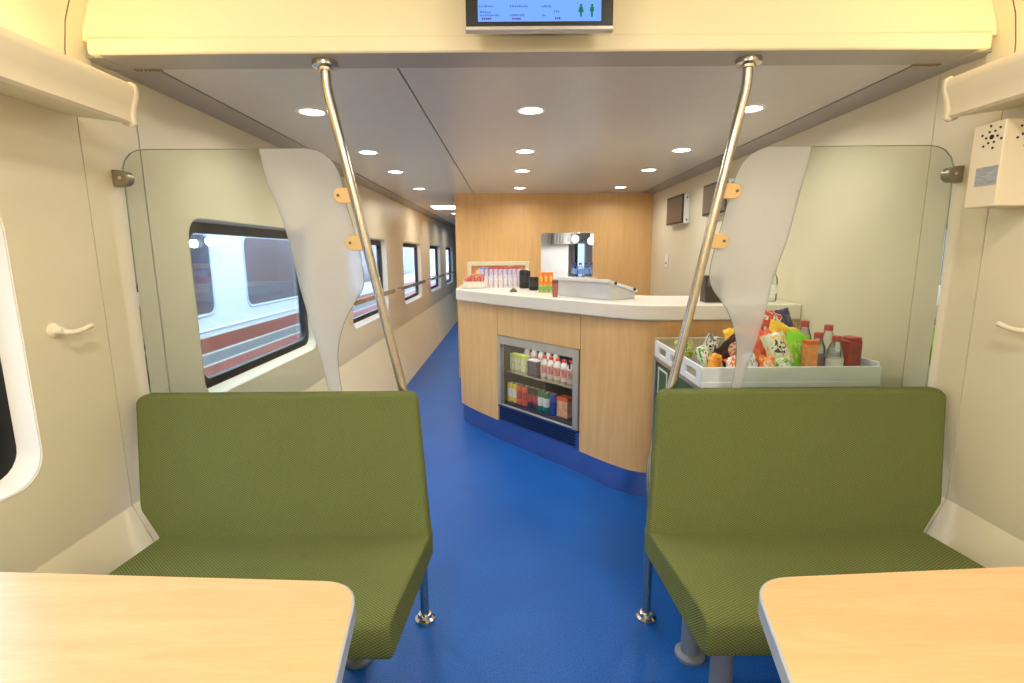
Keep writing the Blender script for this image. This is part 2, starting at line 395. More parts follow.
# ------------------------------------------------------------------ wood bulkhead behind the bar with a serving hatch
YW = 5.75
hx0, hx1, hz0, hz1 = pt(541, 233, Y=YW).x, pt(593.5, 233, Y=YW).x, 1.135, pt(541, 233, Y=YW).z
XWL = -.60
mb = MB()
hole = rrect(hx0, hx1, hz0, hz1, .035, 4)
def ring_panel_y(mb, y, x0, x1, z0, z1, hole):
    t = MB(); ring_panel(t, y, x0, x1, z0, z1, hole); mb.add([(v.y, v.x, v.z) for v in t.v], t.f)
ring_panel_y(mb, YW, XWL, XR, 0, ZC, hole)
n = len(hole); mb.add([(p[0], YW, p[1]) for p in hole]+[(p[0], YW+.04, p[1]) for p in hole], [(i, (i+1) % n, n+(i+1) % n, n+i) for i in range(n)])
mb.box(XWL, XWL+.04, YW+.002, 9.0, 0, ZC)
struct(mb.build('wall_back', WOODW))
KW = mat('kitchen white laminate', srgb(222, 222, 220), .4, var=.02)
mb = MB(); ring_panel_y(mb, YW+.04, XWL+.04, XR, 0, ZC, hole)
mb.box(XWL+.04, XR, 9.0, 9.04, 0, ZC); mb.box(XR, XR+.03, YW+.04, 9.04, 0, ZC)
struct(mb.build('wall_kitchen', KW))
t = thing('kitchen_cabinet', 'tall white kitchen cabinet seen through the serving hatch', 'cabinet', (.40, 6.9, 0))
MB().box(.0, .775, 6.9, 7.5, 0, 1.95).build('carcass', KW, t, bevel=.006)
MB().box(.01, .38, 6.885, 6.9, .05, 1.93).build('door', KW, t, bevel=.004); MB().box(.39, .765, 6.885, 6.9, .05, 1.93).build('door', KW, t, bevel=.004)
t = thing('wall_cupboard', 'grey ribbed unit hanging at the top of the serving hatch', 'cupboard', (.68, 6.75, 1.52))
MB().box(.54, .83, 6.62, 6.89, 1.52, 2.0).build('carcass', mat('grey cupboard', srgb(120, 118, 114), .4), t, bevel=.005)
mb = MB()
for k in range(7): mb.box(.555+k*.038, .565+k*.038, 6.612, 6.62, 1.53, 1.98)
mb.build('ribs', DSTEEL, t)
t = thing('kitchen_window', 'narrow black framed window glowing at the back of the hatch', 'window', (1.20, 8.98, 1.0))
pa, pb_ = pt(575, 244, Y=8.96), pt(584, 266, Y=8.96)
mb = MB(); mb.box(pa.x-.04, pb_.x+.06, 8.97, 8.995, 1.0, pa.z+.05); mb.build('surround', WHITE, t, bevel=.01)
MB().box(pa.x, pa.x+.05, 8.955, 8.97, 1.02, pa.z).build('frame', RUBBER, t)
MB().box(pa.x+.05, pb_.x, 8.958, 8.97, 1.02, pa.z).build('pane', emis('pane with daylight glow', (.55, .72, 1, 1), 1.3), t)  # the pane's own glow stands in for daylight behind it
for k, (u, v, nm) in enumerate(((575, 239, 'round white lamp beside the grey ribbed unit in hatch'), (591, 241, 'round white lamp at the upper corner of the hatch'))):
    p = pt(u, v, Y=6.5); t = thing('wall_lamp', nm, 'lamp', (p.x, 6.5, p.z), 'round lamps in the kitchen')
    MB().lathe([(.04, 0), (.05, -.02)], p, axis='Y').build('base', STEEL, t)
    MB().lathe([(.05, -.02), (.047, -.04), (.03, -.052), (0.001, -.056)], p, axis='Y').build('diffuser', emis('lamp glow', (1, .97, .92, 1), 1.5), t, smooth=True)
    MB().tube([(p.x, 6.5, p.z+.03), (p.x, 6.5, ZC-.001)], .008).build('stem', STEEL, t)
    ld = bpy.data.lights.new('lamp', 'POINT'); ld.energy = 11; ld.shadow_soft_size = .05; ld.color = (1, .97, .93)
    lo = bpy.data.objects.new('lamp', ld); COL.objects.link(lo); lo.parent = t; lo.location = (0, -.13, 0)
# pack of water bottles on the hatch shelf
struct(MB().box(hx0-.04, hx1+.04, YW-.02, YW+.32, hz0-.03, hz0-.002).build('windowsill', SOLID, bevel=.006))
WATER = glass('blue tinted bottle', (.84, .91, 1, 1), 1.4, .05)
CAPB = mat('blue cap', srgb(40, 80, 190), .4); LABB = mat('blue water label', srgb(140, 178, 240), .4)
def bottle(name, label, cat, group, x, y, z, r, h, body, cap, lab, laby=(.25, .6), full=None):
    t = thing(name, label, cat, (x, y, z), group)
    p = [(r*.85, 0), (r, .012), (r, .62*h), (r*.9, .70*h), (r*.5, .87*h), (r*.46, .93*h)]
    MB().lathe(p, (x, y, z), 16).build('bottle_body', body, t, smooth=True)
    MB().lathe([(r*.56, .88*h), (r*.56, h-.003), (r*.50, h)], (x, y, z), 14).build('cap', cap, t, smooth=True)
    MB().lathe([(r*1.02, laby[0]*h), (r*1.02, laby[1]*h)], (x, y, z), 16).build('paper_label', lab, t, smooth=True)
    return t
for k in range(4):
    x = .69+k*.066
    bottle('water_bottle', 'blue tinted water bottle in the hatch, %s from the left' % ORD[k], 'bottle', 'water bottles in the serving hatch', x+.03, YW+.05, hz0-.002, .031, .165, WATER, CAPB, LABB)
# ------------------------------------------------------------------ counter
F0, F1 = Vector((-.102, 3.735)), Vector((.430, 3.105))
right = smooth_curve([(.430, 3.105), (.51, 2.995), (.60, 2.885), (.69, 2.80), (.80, 2.76), (.90, 2.756), (1.0, 2.756), (1.28, 2.756), (XR-.003, 2.756)], 5)
left = smooth_curve([(-.43, 4.30), (-.41, 4.19), (-.27, 3.965), (-.102, 3.735)], 5)
def offset(c, d):
    out = []
    for i, p in enumerate(c):
        t = (c[min(i+1, len(c)-1)]-c[max(0, i-1)]).normalized(); out.append(p+Vector((-t.y, t.x))*d)
    return out                                               # +d: into the counter
def strip(mb, c, d0, d1, z0, z1, mi=0):
    a, b = offset(c, d0), offset(c, d1); mb.ext_z([tuple(p) for p in a]+[tuple(p) for p in reversed(b)], z0, z1, mi)
ZT, ZK = 1.125, .155
ctr = thing('bar_counter', 'curved beech fronted bar counter with blue reflecting kick plate', 'counter', (.3, 3.4, 0))
m = MB(); strip(m, [Vector((-.43, 5.74))]+left, 0, .03, ZK, ZT-.085); m.build('front_panel', WOODC, ctr)
m = MB(); strip(m, right, 0.0, .03, ZK, ZT-.085); m.build('front_panel', WOODC, ctr)
m = MB(); strip(m, [F0+(F1-F0)*.006, F1-(F1-F0)*.006], 0.0, .03, .815, ZT-.085); m.build('front_panel', WOODC, ctr)
whole = left[:-1]+[F0, F1]+right[1:]
m = MB(); strip(m, [Vector((-.43, 5.74))]+left, .012, .03, 0, ZK); strip(m, [F0, F1], .012, .03, 0, ZK); strip(m, right, .012, .03, 0, ZK); m.build('kick_plate', KICK, ctr)
# worktop: outer edge follows the front with a small overhang
tip = [Vector((-.455, 5.74)), Vector((-.455, 4.32)), Vector((-.45, 4.22))]
mid = smooth_curve([(-.45, 4.22), (-.43, 4.12), (-.32, 3.95), (-.125, 3.68), (.05, 3.46), (.25, 3.22), (.41, 3.04), (.55, 2.88), (.68, 2.765), (.81, 2.728), (1.0, 2.728), (1.28, 2.728), (XR-.003, 2.728)], 5)
outer = [tuple(p) for p in tip[:-1]+mid]
inner = [(XR-.003, 3.30), (1.0, 3.33), (.80, 3.42), (.30, 4.05), (.16, 4.30), (.16, 5.74)]
tag(MB().ext_z(outer+inner, ZT-.085, ZT).build('worktop', SOLID, bevel=.008, seg=3, origin=(.3, 3.6, ZT-.085)), 'off white curved worktop running along the top of the bar counter', 'worktop')
# ---- fridge set into the counter front
fd = (F1-F0).normalized(); fn = Vector((-fd.y, fd.x)); FLEN = (F1-F0).length; fang = math.atan2(fd.y, fd.x)
def fpt(s, d, z): return Vector((F0.x+fd.x*s+fn.x*d, F0.y+fd.y*s+fn.y*d, z))
def fhit(u, v, d):
    r_ = ray(u, v); o = fpt(0, d, 0); t = ((o.x)*fn.x+(o.y)*fn.y)/(r_.x*fn.x+r_.y*fn.y); p = EYE+r_*t
    return ((p.x-o.x)*fd.x+(p.y-o.y)*fd.y, p.z)
def fbox(mb, s0, s1, d0, d1, z0, z1, mi=0):
    return mb.prism([(s0, d0), (s1, d0), (s1, d1), (s0, d1)], lambda p: fpt(p[0], p[1], z0), lambda p: fpt(p[0], p[1], z1), mi)
FZ0, FZ1 = .16, .812
fr = thing('display_fridge', 'steel framed drinks fridge set into the front of the bar counter', 'fridge', (F0.x, F0.y, FZ0))
m = MB(); s0, s1 = .01, FLEN-.01
FWT = mat('fridge lining', srgb(66, 62, 58), .4)
fbox(m, s0, s0+.015, .03, .5, FZ0, FZ1); fbox(m, s1-.015, s1, .03, .5, FZ0, FZ1); fbox(m, s0, s1, .48, .5, FZ0, FZ1); fbox(m, s0, s1, .03, .5, FZ0, .30); fbox(m, s0, s1, .03, .5, FZ1-.015, FZ1)
m.build('cabinet_lining', FWT, fr)
m = MB(); fbox(m, s0, s0+.035, -.010, .028, .287, FZ1); fbox(m, s1-.045, s1, -.010, .028, .287, FZ1); fbox(m, s0+.035, s1-.045, -.010, .028, FZ1-.058, FZ1); fbox(m, s0+.035, s1-.045, -.006, .012, .287, .297)
df = m.build('door_frame', mat('satin steel frame', srgb(186, 184, 178), .35, metal=.6), fr, bevel=.003)
m = MB(); fbox(m, s0+.035, s1-.045, .004, .01, .297, FZ1-.058); m.build('door_pane', FGLASS, df)
m = MB(); fbox(m, s1-.075, s1-.06, -.016, -.012, FZ1-.13, FZ1-.085); m.build('lock', BLACK, df)
m = MB(); fbox(m, s0+.03, s1-.03, .045, .44, .535, .545); m.build('shelf', STEEL, fr)
m = MB(); fbox(m, s0+.015, s1-.015, .04, .05, FZ1-.07, FZ1-.016); m.build('top_valance', BLACK, fr)
fl = m = MB(); fbox(m, s0+.08, s1-.08, .06, .08, FZ1-.05, FZ1-.03); m.build('light_tube', emis('fridge tube', (1, .98, .92, 1), 14), fr)
m = MB(); fbox(m, s0, s1, .006, .02, FZ0, .285); m.build('grille_backing', KICK, fr)
m = MB()
for k in range(38): fbox(m, s0+.015+k*.0203, s0+.021+k*.0203, -.002, .006, FZ0+.01, .268)
for k in range(6): fbox(m, s0+.01, s1-.01, -.001, .006, FZ0+.012+k*.019, FZ0+.017+k*.019)
fbox(m, s0, s1, -.006, .006, .272, .285)
m.build('vent_grille', mat('dark blue grille', srgb(40, 64, 110), .35, metal=.5), fr)
# drinks in the fridge
def can(name, label, cat, group, p, r, h, body, band, n=16):
    t = MB().lathe([(r*.75, 0), (r, .008), (r, h*.28), (r, h*.30), (r, h*.70), (r, h*.72), (r, h-.014), (r*.82, h-.002), (r*.8, h-.004), (r*.78, h-.006)], (0, 0, 0), n, [0, 0, 0, 1, 1, 0, 0, 2, 2, 2]).build(name, [body, band, STEEL], smooth=True, origin=None)
    t.location = p
    return tag(t, label, cat, group)
cm = lambda n, *c: mat(n, srgb(*c), .35, var=.04)
YEL, ORG, DRK, GRN, BLU, RED = cm('yellow print', 226, 206, 60), cm('orange print', 232, 96, 40), cm('dark brown print', 56, 34, 30), cm('green print', 20, 120, 66), cm('blue print', 30, 60, 150), cm('red print', 184, 48, 44)
WHT = cm('white print', 232, 230, 224)
LOW = [(508, YEL, WHT, 'yellow'), (513.5, YEL, WHT, 'yellow'), (520.3, ORG, RED, 'orange'), (525.6, ORG, RED, 'orange'), (531.2, DRK, RED, 'dark brown'), (536.6, DRK, RED, 'dark brown'), (541.6, GRN, WHT, 'green and white'), (547, GRN, WHT, 'green and white'), (553.5, BLU, BLU, 'dark blue')]
cnt = {}
for u, b_, c_, nm in LOW:
    s_, z_ = fhit(u, 395, .085); s_ = max(s_, s0+.045) if u < 509 else max(s_, s0+.1015) if u < 514 else s_; k = cnt.get(nm, 0); cnt[nm] = k+1
    many = sum(1 for q in LOW if q[3] == nm) > 1
    can('drink_can', ('%s %s can from the left on the lower fridge shelf' % (ORD[k], nm)) if many else 'single dark blue can among green cans on the lower fridge shelf', 'can', 'cans on the lower fridge shelf', fpt(s_, .085, .301), .027, .15, b_, c_)
s_, z_ = fhit(565.5, 400, .12)
jb = thing('juice_carton', 'orange and white juice carton at right end of lower fridge shelf', 'carton', fpt(s_, .12, .301))
m = MB(); fbox(m, s_-.05, s_+.05, .085, .155, .301, .415); m.build('carton_body', mat('peach print', srgb(232, 170, 130), .4, var=.3, scale=40), jb, bevel=.003)
m = MB(); fbox(m, s_-.051, s_+.051, .084, .156, .415, .44); m.build('carton_top', ORG, jb, bevel=.003)
LIME = mat('lime carton print', srgb(206, 222, 110), .4, var=.12, scale=40)
for k, u in enumerate((514.5, 520, 525.5)):
    s_, z_ = fhit(u, 372, .12)
    t = thing('juice_carton', 'lime green juice carton, %s from the left on upper fridge shelf' % ORD[k], 'carton', fpt(s_, .12, .546), 'lime cartons on the upper fridge shelf')
    m = MB(); fbox(m, s_-.024, s_+.024, .095, .145, .546, .655); m.build('carton_body', mat('pale carton print', srgb(226, 224, 180), .4, var=.2, scale=50), t, bevel=.002)
    m = MB(); fbox(m, s_-.0245, s_+.0245, .0945, .1455, .640, .668); m.build('carton_top', LIME, t, bevel=.002)
s_, z_ = fhit(534.5, 376, .12)
t = thing('drink_carton', 'dark grey printed carton between lime cartons and clear bottles', 'carton', fpt(s_, .12, .546))
m = MB(); fbox(m, s_-.048, s_+.048, .095, .145, .546, .64); m.build('carton_body', mat('dark carton print', srgb(80, 74, 84), .4, var=.5, scale=60), t, bevel=.002)
m = MB(); fbox(m, s_-.0485, s_+.0485, .0945, .1455, .64, .652); m.build('carton_top', WHT, t, bevel=.002)
CLEARP = glass('clear plastic bottle', (.9, .93, .94, 1), 2.2, .08)
MILKY = mat('milky drink', srgb(214, 206, 196), .25, var=.05)
LABR = mat('white and red label', srgb(214, 150, 140), .4, var=.5, scale=60)
for k in range(5):
    s_, z_ = fhit(544.5+k*6.6, 380, .12); p = fpt(s_, .12, .546)
    bottle('drink_bottle', 'red capped bottle, %s from the left in upper fridge front row' % ORD[k], 'bottle', 'bottles in the fridge front row', p.x, p.y, p.z, .029, .150, MILKY, RED, LABR, (.2, .58))
for k in range(6):
    s_, z_ = fhit(520+k*7.2, 380, .24); p = fpt(s_, .24, .546)
    bottle('drink_bottle', 'red capped bottle, %s from the left in upper fridge back row' % ORD[k], 'bottle', 'bottles in the fridge back row', p.x, p.y, p.z, .029, .168, MILKY, RED, LABR, (.2, .58))
# ---- things on the worktop
zt = ZT
def on(u, v): return pt(u, v, Z=zt)
# framed board
a, b = pt(468, 288, Y=4.62), pt(529, 288, Y=4.62); top = pt(498, 261.5, Y=4.62).z
sg = thing('framed_board', 'cream framed board with orange picture behind the cups', 'board', ((a.x+b.x)/2, 4.62, zt))
m = MB(); w = .035
m.box(a.x, b.x, 4.60, 4.64, top-w, top); m.box(a.x, a.x+w, 4.60, 4.64, zt, top-w); m.box(b.x-w, b.x, 4.60, 4.64, zt, top-w); m.box(a.x+w, b.x-w, 4.60, 4.64, zt, zt+w)
m.build('frame', mat('cream frame', srgb(226, 214, 180), .5), sg, bevel=.004)
MB().box(a.x+w, b.x-w, 4.625, 4.635, zt+w, top-w).build('picture', bagmat('orange picture print', srgb(224, 150, 100), srgb(240, 214, 190), srgb(226, 120, 70), srgb(190, 60, 50), 5), sg)
# cups: eight with red lids at the back, eight pale ones in front
LIL = mat('lilac cup print', srgb(206, 200, 222), .4, var=.25, scale=50); PALE = mat('pale cup print', srgb(230, 220, 222), .4, var=.2, scale=50)
def cup(name, label, group, x, y, r, h, body, lid):
    t = thing(name, label, 'cup', (x, y, zt), group)
    MB().lathe([(r*.8, 0), (r, h-.012)], (x, y, zt), 14).build('cup_body', body, t, smooth=True)
    MB().lathe([(r*1.05, h-.012), (r*1.05, h-.004), (r*.9, h)], (x, y, zt), 14).build('lid', lid, t, smooth=True)
REDL = mat('red cup lid', srgb(206, 66, 50), .4); BLUL = mat('blue cup lid', srgb(130, 150, 220), .4)
y0 = 4.42
for k in range(9):
    p = pt(482+k*4.6, 285, Y=y0); blue = k < 2
    cup('noodle_cup', 'tall %s lidded cup, %s from the left in back row of cups' % ('blue' if blue else 'red', ORD[k]), 'tall cups on the worktop', p.x, y0, .019, .165, LIL, BLUL if blue else REDL)
y1_ = 4.28
for k in range(8):
    p = pt(486+k*4.9, 288, Y=y1_)
    cup('dessert_cup', 'small pale cup, %s from the left in front row of cups' % ORD[k], 'small cups on the worktop', p.x, y1_, .0195, .10, PALE, LIL)
# carton of pink sachets at the left end
a, b = pt(464, 289, Y=4.26), pt(485, 290, Y=4.26)
t = thing('sachet_box', 'low white carton of pink sachets at the rounded worktop end', 'box', ((a.x+b.x)/2, 4.26, zt))
m = MB(); m.box(a.x, b.x, 4.22, 4.225, zt, zt+.055); m.box(a.x, b.x, 4.335, 4.34, zt, zt+.09); m.box(a.x, a.x+.005, 4.225, 4.335, zt, zt+.07); m.box(b.x-.005, b.x, 4.225, 4.335, zt, zt+.07); m.box(a.x, b.x, 4.22, 4.34, zt, zt+.004)
m.build('tray', mat('white card', srgb(232, 222, 208), .6, var=.1, scale=40), t)
m = MB()
for k in range(6): m.box(a.x+.012+k*.026, a.x+.032+k*.026, 4.235+.01*(k % 2), 4.32, zt+.004, zt+.088+.012*(k % 3))
m.build('sachets', mat('pink sachet print', srgb(226, 130, 112), .45, var=.3, scale=30), t, bevel=.002)
# black cans
for u, v, r, h, nm in ((525, 288.5, .046, .15, 'taller black can behind the short black can on worktop'), (534, 290.5, .038, .105, 'shorter black can beside the orange packets on worktop')):
    p = on(u, v); p.y += .03
    can('coffee_can', nm, 'can', 'black cans on the worktop', p, r, h, BLACK, cm('charcoal print', 46, 46, 48))
ORP = bagmat('orange packet print', srgb(240, 120, 40), srgb(245, 140, 60), srgb(240, 200, 120), srgb(110, 160, 60), 3)
for k, u in enumerate((541, 545.8, 550.6)):
    p = on(u, 292.3)
    t = thing('snack_packet', 'orange and green upright packet, %s from the left on worktop' % ORD[k], 'packet', p, 'orange packets on the worktop')
    m = MB(); m.box(p.x-.017, p.x+.017, p.y-.012, p.y+.012, p.z, p.z+.055); m.build('lower_half', mat('green packet print', srgb(150, 180, 90), .4, var=.4, scale=40), t, bevel=.004)
    m = MB(); m.box(p.x-.017, p.x+.017, p.y-.012, p.y+.012, p.z+.055, p.z+.145); m.build('upper_half', ORP, t, bevel=.004)
p = on(555, 297)
t = thing('tip_cup', 'small brownish pink pot beside the grey slanted case', 'pot', p)
MB().lathe([(.016, 0), (.02, .04), (.019, .10)], p, 14).build('pot_body', cm('brown pink', 170, 104, 92), t, smooth=True); MB().lathe([(.0205, .09), (.0205, .105), (.016, .11)], p, 14).build('rim', cm('brown rim', 130, 70, 58), t, smooth=True)
p = on(513.5, 292)
t = thing('bell', 'tiny dark counter bell near the worktop front edge', 'bell', p)
MB().lathe([(.03, 0), (.03, .006)], p, 14).build('base', DSTEEL, t); MB().lathe([(.027, .006), (.022, .018), (.008, .026), (.003, .032)], p, 14).build('dome', mat('dim brass', srgb(110, 96, 70), .3, metal=.7), t, smooth=True)
# grey slanted case
c0, c1 = on(557, 295.3), on(608.5, 300.5)
fx = Vector((c1.x-c0.x, c1.y-c0.y)); cl = fx.length; fx.normalize(); fy = Vector((-fx.y, fx.x))
t = thing('slanted_case', 'grey and white case with sloping lid standing on the worktop', 'case', (c0.x, c0.y, zt))
def cpt(s, d, z): return (c0.x+fx.x*s+fy.x*d, c0.y+fx.y*s+fy.y*d, zt+z)
pr = [(0, 0), (.22, 0), (.22, .04), (0, .103)]
m = MB(); m.prism(pr, lambda p: cpt(.0, p[0], p[1]), lambda p: cpt(cl, p[0], p[1])); m.build('body', mat('pale grey case', srgb(196, 196, 198), .35, metal=.2), t, bevel=.004)
lp = [(-.012, .104), (.23, .037), (.23, .057), (-.012, .125)]
m = MB(); m.prism(lp, lambda p: cpt(-.012, p[0], p[1]), lambda p: cpt(cl+.012, p[0], p[1])); m.build('lid', mat('light grey lid', srgb(212, 212, 212), .4), t, bevel=.004)
for d in (.04, .20):
    m = MB(); q = Vector(cpt(cl+.012, d, .111-.262*d)); m.tube([q, q+Vector((fx.x, fx.y, 0))*.006], .009); m.build('bolt', BLACK, t)
# dark upright terminal and clear bottle at the right end
p = on(712, 303)
t = thing('card_terminal', 'dark upright box on the worktop behind the steel pole', 'terminal', (p.x, p.y+.05, zt))
m = MB(); m.prism([(0, 0), (.09, 0), (.075, .15), (.02, .15)], lambda q: (p.x-.03, p.y+.02+q[0], zt+q[1]), lambda q: (p.x+.075, p.y+.02+q[0], zt+q[1])); m.build('housing', mat('dark brown plastic', srgb(62, 54, 46), .4), t, bevel=.004)
MB().box(p.x-.02, p.x+.065, p.y+.024, p.y+.03, zt+.09, zt+.135).build('screen', SCREENOFF, t)
p = on(776, 301.5)
bottle('spirit_bottle', 'clear bottle with red cap alone at the wall end of worktop', 'bottle', None, p.x-.02, p.y+.02, zt, .03, .185, CLEARP, RED, WHT, (.25, .5))
# ------------------------------------------------------------------ right wall: monitors and switch plate
for (ya, yb, za, zb, nm) in ((4.57, 5.03, 1.655, 1.905, 'switched off screen on white bracket nearest the wood wall'), (3.66, 4.10, 1.675, 1.905, 'switched off screen on beige wall behind the steel pole')):
    t = thing('wall_monitor', nm, 'monitor', (XR, (ya+yb)/2, za), 'screens on the bar wall')
    MB().box(XR-.05, XR-.001, ya, yb, za, zb).build('housing', WHITE, t, bevel=.006)
    m = MB(); m.box(XR-.062, XR-.0505, ya+.005, yb+.005, za+.005, zb+.005); m.build('bezel', mat('dark grey bezel', srgb(50, 46, 44), .4), t, bevel=.004)
    MB().box(XR-.065, XR-.0625, ya+.018, yb-.014, za+.02, zb-.014).build('screen', SCREENOFF, t)
    for zz in (za+.03, zb-.03): MB().tube([(XR-.025, ya-.004, zz), (XR-.025, ya, zz)], .007).build('screw', BLACK, t)
t = thing('wall_switch', 'small white switch plate on the wall left of the pole', 'switch', (XR, 4.55+.55, 1.28))
q = pt(667, 261, X=XR)
MB().box(XR-.009, XR-.0005, q.y-.05, q.y+.05, q.z-.06, q.z+.07).build('plate', WHITE, t, bevel=.003); MB().box(XR-.014, XR-.009, q.y-.012, q.y+.012, q.z-.03, q.z-.01).build('button', mat('brown button', srgb(120, 70, 50), .5), t)
# ------------------------------------------------------------------ ceiling downlights
DISC = emis('downlight glow', (1, .96, .88, 1), 14)
def downlight(x, y, label, power=3.6, z=ZC, group='round downlights in the bar ceiling', col=(1, .97, .91)):
    t = thing('downlight', label, 'ceiling light', (x, y, z), group)
    MB().lathe([(.072, 0), (.070, -.005), (.055, -.006), (.053, -.001)], (x, y, z), 28).build('trim_ring', WHITE, t, smooth=True)
    MB().lathe([(.053, -.0015), (.052, -.003), (.001, -.003)], (x, y, z), 28).build('diffuser', DISC, t)
    ld = bpy.data.lights.new('lamp', 'AREA'); ld.shape = 'DISK'; ld.size = .1; ld.energy = power; ld.color = col; ld.spread = math.radians(160)
    lo = bpy.data.objects.new('lamp', ld); COL.objects.link(lo); lo.parent = t; lo.location = (0, 0, -.008)
    return t
rowsY = [2.48, 3.42, 4.20, 5.26]
wc = {-.90: 'left', .10: 'centre', 1.10: 'right'}
for x, nm in wc.items():
    for k, y in enumerate(rowsY):
        downlight(x, y, 'round ceiling downlight, %s of the %s row counting from the beam' % (ORD[k], nm))
for k, y in enumerate((8.4, 9.6, 10.8)): downlight(-.88, y, 'round downlight over the corridor past the wood wall, %s one' % ORD[k], group='corridor downlights')
t = thing('ceiling_light', 'square bright ceiling light at the far end of the corridor', 'ceiling light', (-.88, 7.25, ZC))
MB().box(-1.08, -.68, 7.02, 7.48, ZC-.01, ZC-.0005).build('frame', WHITE, t, bevel=.003); MB().box(-1.06, -.70, 7.04, 7.46, ZC-.013, ZC-.0101).build('diffuser', DISC, t)
# saloon lamps over and behind the camera
for k, (y, en) in enumerate(((.55, 9.5), (-.7, 11), (-1.9, 11))):
    for s_ in (-1, 1):
        t = thing('saloon_lamp', 'flush round lamp in the saloon ceiling over the tables', 'ceiling light', (XC+s_*.62, y, 2.430), 'lamps in the saloon ceiling')
        MB().lathe([(.12, 0), (.118, -.008), (.10, -.01), (.001, -.01)], t.location, 28, [0, 0, 1, 1]).build('diffuser', [WHITE, DISC], t)
        ld = bpy.data.lights.new('lamp', 'AREA'); ld.shape = 'DISK'; ld.size = .2; ld.energy = en; ld.color = (1, .96, .87)
        lo = bpy.data.objects.new('lamp', ld); COL.objects.link(lo); lo.parent = t; lo.location = (0, 0, -.015)
# ------------------------------------------------------------------ luggage racks with cove strips
COVEG = emis('warm cove strip', (1, .79, .48, 1), 10)
def rack(sx, label):
    X = lambda d: XC+sx*d
    t = thing('luggage_rack', label, 'rack', (X(1.35), 1.70, 1.80), 'luggage racks')
    prof = [(1.275, 1.930), (1.266, 1.92), (1.264, 1.90), (1.278, 1.865), (1.285, 1.84), (1.283, 1.818), (1.292, 1.81), (1.302, 1.813), (1.297, 1.83), (1.292, 1.865), (1.276, 1.90), (1.282, 1.92)]
    MB().ext_y([(X(d), z) for d, z in prof], YB+.05, 1.70).build('fascia', CREAMP, t, smooth=True)
    MB().ext_y([(X(1.297), 1.814), (X(HW-.001), 1.835), (X(HW-.001), 1.85), (X(1.297), 1.825)], YB+.05, 1.695).build('shelf', BEIGE2, t)
    cap = [(1.279, 1.938), (1.260, 1.928), (1.260, 1.90), (1.272, 1.862), (1.277, 1.83), (1.275, 1.810), (1.292, 1.802), (1.315, 1.81), (1.315, 1.84), (1.305, 1.92)]
    MB().ext_y([(X(d), z) for d, z in cap], 1.70, 1.715).build('end_cap', CREAMP, t, bevel=.004)
    MB().ext_y([(X(d), z) for d, z in [(1.40, 1.855), (1.45, 1.855), (1.45, 1.885), (1.40, 1.885)]], YB+.05, 1.60).build('light_strip', COVEG, t)
rack(-1, 'cream luggage rack with glowing cove over the window side hook')
rack(1, 'cream luggage rack with glowing cove above the perforated box')
# ------------------------------------------------------------------ benches
def bench(sx, label, ox, wm, wb, ax_top, ax_bot, fx_, l0, l1):
    """ox: wall side X at the top, ax_*: aisle side X of the backrest, fx_: aisle side X at the seat front"""
    t = thing('bench_seat', label, 'bench', ((ox+ax_top)/2, 1.45, 0), 'green benches')
    yf = lambda z: 1.605+(z-.455)*.31
    rr = [(ox-sx*.022, .919), (ox, .898), (wm, .56), (wm-sx*.006, .54), (wb, .452), (wb, .40), (ax_bot, .40), (ax_bot, .46), (ax_top, .898), (ax_top+sx*.02, .919)]
    m = MB(); m.prism(rr, lambda p: (p[0], yf(p[1]), p[1]), lambda p: (p[0], yf(p[1])+.058, p[1]-.004)); m.build('backrest', FAB, t, bevel=.014, seg=4)
    # seat: longitudinal section with a rounded lip, tapering in plan
    sec = [(1.665, .455), (1.60, .458), (1.40, .473), (1.22, .486), (1.175, .487), (1.155, .478), (1.148, .46), (1.15, .39), (1.16, .372), (1.19, .367), (1.66, .36)]
    fa = lambda p: (wb - 0*sx, p[0], p[1])
    fb = lambda p: (ax_bot-(ax_bot-fx_)*(1.60-p[0])/.45, p[0], p[1])
    m = MB(); m.prism(sec, fa, fb); m.build('seat', FAB, t, bevel=.010, seg=3)
    m = MB(); m.box(*sorted((wb+(-sx)*.05, ax_bot+sx*.06)), 1.30, 1.34, .330, .368); m.box(*sorted((wb+(-sx)*.05, ax_bot+sx*.06)), 1.56, 1.60, .325, .362); m.build('under_frame', DSTEEL, t)
    for (lx, ly) in ((ax_bot+sx*l0, 1.59), (ax_bot+sx*l1, 1.30), (wb-sx*.12, 1.59), (wb-sx*.12, 1.30)):
        l = MB().tube([(lx, ly, 0.0), (lx, ly, .35)], .032, 20).build('leg', GREYLEG, t, smooth=True)
        MB().lathe([(.052, 0), (.052, .012), (.046, .018), (.033, .02)], (lx, ly, 0), 24).build('foot_flange', GREYLEG, l, smooth=True)
bench(-1, 'green fabric bench below the side with train windows', pt(133, 398, Y=1.74).x, pt(140, 504, Y=1.645).x, pt(157.5, 533, Y=1.605).x, -.335, -.283, -.312, .262, .38)
bench(1, 'green fabric bench with the snack trolley behind its back', pt(949, 396, Y=1.74).x, pt(941.5, 500, Y=1.645).x, pt(925, 529, Y=1.605).x, .522, .468, .492, .155, .135)
